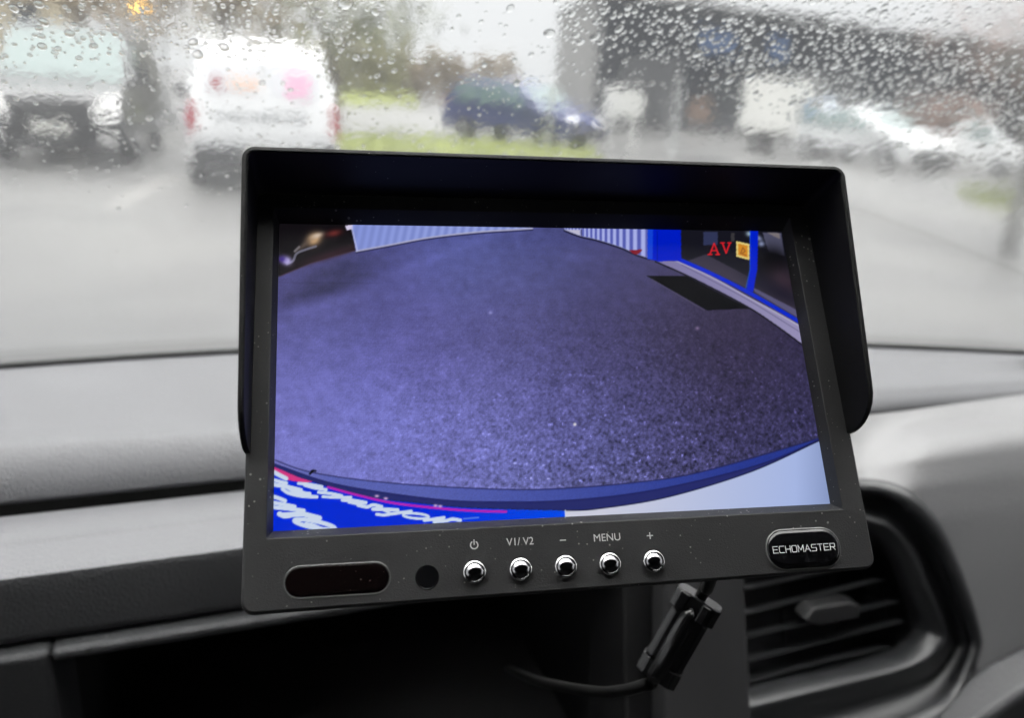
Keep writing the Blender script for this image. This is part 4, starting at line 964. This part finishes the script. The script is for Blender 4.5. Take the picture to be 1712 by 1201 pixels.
def text_m(name, s, u, v, size, h, m, parent=mon, align='CENTER', sx=1):
    cu = bpy.data.curves.new(name, 'FONT'); cu.body = s; cu.size = size * K; cu.align_x = align; o = bpy.data.objects.new(name, cu); COL.objects.link(o); bpy.context.view_layer.update()
    me = bpy.data.meshes.new_from_object(o); bpy.data.objects.remove(o); bpy.data.curves.remove(cu); me.name = name
    me.materials.clear(); me.materials.append(m); o = bpy.data.objects.new(name, me); COL.objects.link(o); o.parent = parent; o.location = (u * K, v * K, h * K); o.scale = (sx, 1, 1); return o
text_m('button_text', 'V1/ V2', -14.55, -50.0, 2.75, 4.03, M['print'], sx=.95)
text_m('button_text', 'MENU', 8.85, -50.15, 2.75, 4.03, M['print'], sx=1.0)
strokes('button_text', [[(-3.85, -49.35), (-2.45, -49.35)]], .27, 4.0, M['print'])
strokes('button_text', [[(20.0, -49.4), (21.5, -49.4)], [(20.75, -48.65), (20.75, -50.15)]], .27, 4.0, M['print'])
strokes('power_symbol', [[(-26.6 + .95 * math.sin(a), -49.35 - .95 * -math.cos(a)) for a in [R(35 + 290 * i / 16) for i in range(17)]], [(-26.6, -48.1), (-26.6, -49.2)]], .26, 4.0, M['print'])
GL = {'E': [[(1, 1), (0, 1), (0, 0), (1, 0)], [(0, .5), (.9, .5)]], 'C': [[(1, 1), (.15, 1), (0, .85), (0, .15), (.15, 0), (1, 0)]], 'H': [[(0, 1), (0, 0)], [(1, 1), (1, 0)], [(0, .5), (1, .5)]],
      'O': [[(.15, 1), (.9, 1), (1, .85), (1, .15), (.85, 0), (.15, 0), (0, .15), (0, .85), (.15, 1)]], 'M': [[(0, 0), (0, 1), (.55, .25), (1.1, 1), (1.1, 0)]], 'A': [[(0, 0), (.55, 1), (1.1, 0)], [(.3, .33), (.85, .33)]],
      'S': [[(1, 1), (.1, 1), (0, .9), (0, .6), (.1, .5), (.9, .5), (1, .4), (1, .1), (.9, 0), (0, 0)]], 'T': [[(0, 1), (1, 1)], [(.5, 1), (.5, 0)]], 'R': [[(0, 0), (0, 1), (.9, 1), (1, .9), (1, .55), (.9, .45), (0, .45)], [(.55, .45), (1, 0)]]}
ls = []; x = 54.7; wL, hL = 1.38, 1.72
for ch in 'ECHOMASTER':
    for ln in GL[ch]: ls.append([(x + p * wL, -55.95 + q * hL) for p, q in ln])
    x += wL * (1.1 if ch in 'MA' else 1) + .47
strokes('badge_text', ls, .18, 5.21, M['silver_print'], parent=bd_)
# arm to the dashboard, hidden behind the case
p0 = MMX.inverted() @ D(.10, .47, 1.361)
MB().tube([(0, -.01, -.017), (.0, -.012, -.04), p0 * .6 + Vector((0, -.012, -.04)) * .4, p0], [.014, .011, .010, .010], 14).lathe([(.035, 0), (.035, .006), (.02, .012)], p0, MMX.inverted().to_3x3() @ Vector((0, 0, 1)), 24).build('mounting_arm', M['hood'], mon, smooth=True)

# ------------------------------------------------------------------ lead with its ferrite bead
FT = at_y(1172, 998, .246); FB = at_y(1096, 1132, .238)
lead = empty('cable', at_y(1185, 985, .24)); tag(lead, 'black lead with a clip-on ferrite bead hanging below the monitor', 'cable')
LO = lead.location.copy()
def lb(mb, name, m, parent=lead, **kw): return obj(name, [v - LO for v in mb.v], mb.f, m, parent, **kw)
ax = (FB - FT).normalized(); toc = (CAM - (FT + FB) / 2).normalized(); sd = ax.cross(toc).normalized(); fr = sd.cross(ax).normalized()
if fr.dot(toc) < 0: fr = -fr
if sd.dot(XA) < 0: sd = -sd
Lf = (FB - FT).length
cpts = [at_y(1200, 940, .225), at_y(1190, 965, .236), at_y(1182, 985, .243), FT + ax * -.003 , FT + ax * Lf * .5, FB + ax * .002, at_y(1078, 1146, .236), at_y(1040, 1156, .240), at_y(1000, 1158, .250), at_y(945, 1150, .275), at_y(895, 1138, .33), at_y(850, 1118, .42)]
lb(MB().tube([Vector(p) for p in catmull(cpts, 6)], .0022, 10), 'lead', M['cable'], smooth=True)
def fp(s, a, b): return FT + ax * (s * Lf) + sd * (a * K) + fr * (b * K)
def octo(hw, hd, ch): return [(-hw + ch, -hd), (hw - ch, -hd), (hw, -hd + ch), (hw, hd - ch), (hw - ch, hd), (-hw + ch, hd), (-hw, hd - ch), (-hw, -hd + ch)]
mb = MB()
def sect(s0, s1, pr, da=0): 
    q = [fp(s0, a + da, b) for a, b in pr]; mb.prism(q, ax * ((s1 - s0) * Lf))
sect(.0, .22, octo(8.6, 6.6, 2.6)); sect(.225, .80, octo(7.2, 5.6, 2.0)); sect(.805, 1.0, octo(7.8, 6.0, 2.6))
fb_ = lb(mb, 'ferrite_bead', M['ferrite'], bevel=.0006, seg=2)
mb = MB()                                                    # half round ridges along the shell, toward the viewer
mb.tube([fp(.14, -.2, 5.2), fp(.20, -.2, 6.2), fp(.92, -.2, 6.2), fp(1.0, -.2, 5.4)], [.0022, .0031, .0031, .0024], 14)
lb(mb, 'ridge', M['ferrite'], parent=fb_, smooth=True)
mb = MB(); mb.prism([fp(.02, a, b) for a, b in ((2.0, 6.6), (5.2, 6.6), (5.2, 8.4), (2.0, 8.4))], ax * .0065); mb.prism([fp(.01, a, b) for a, b in ((-6.6, 6.2), (-2.8, 6.2), (-2.8, 8.2), (-6.6, 8.2))], ax * .006)
lb(mb, 'clip', M['ferrite'], parent=fb_, bevel=.0005)
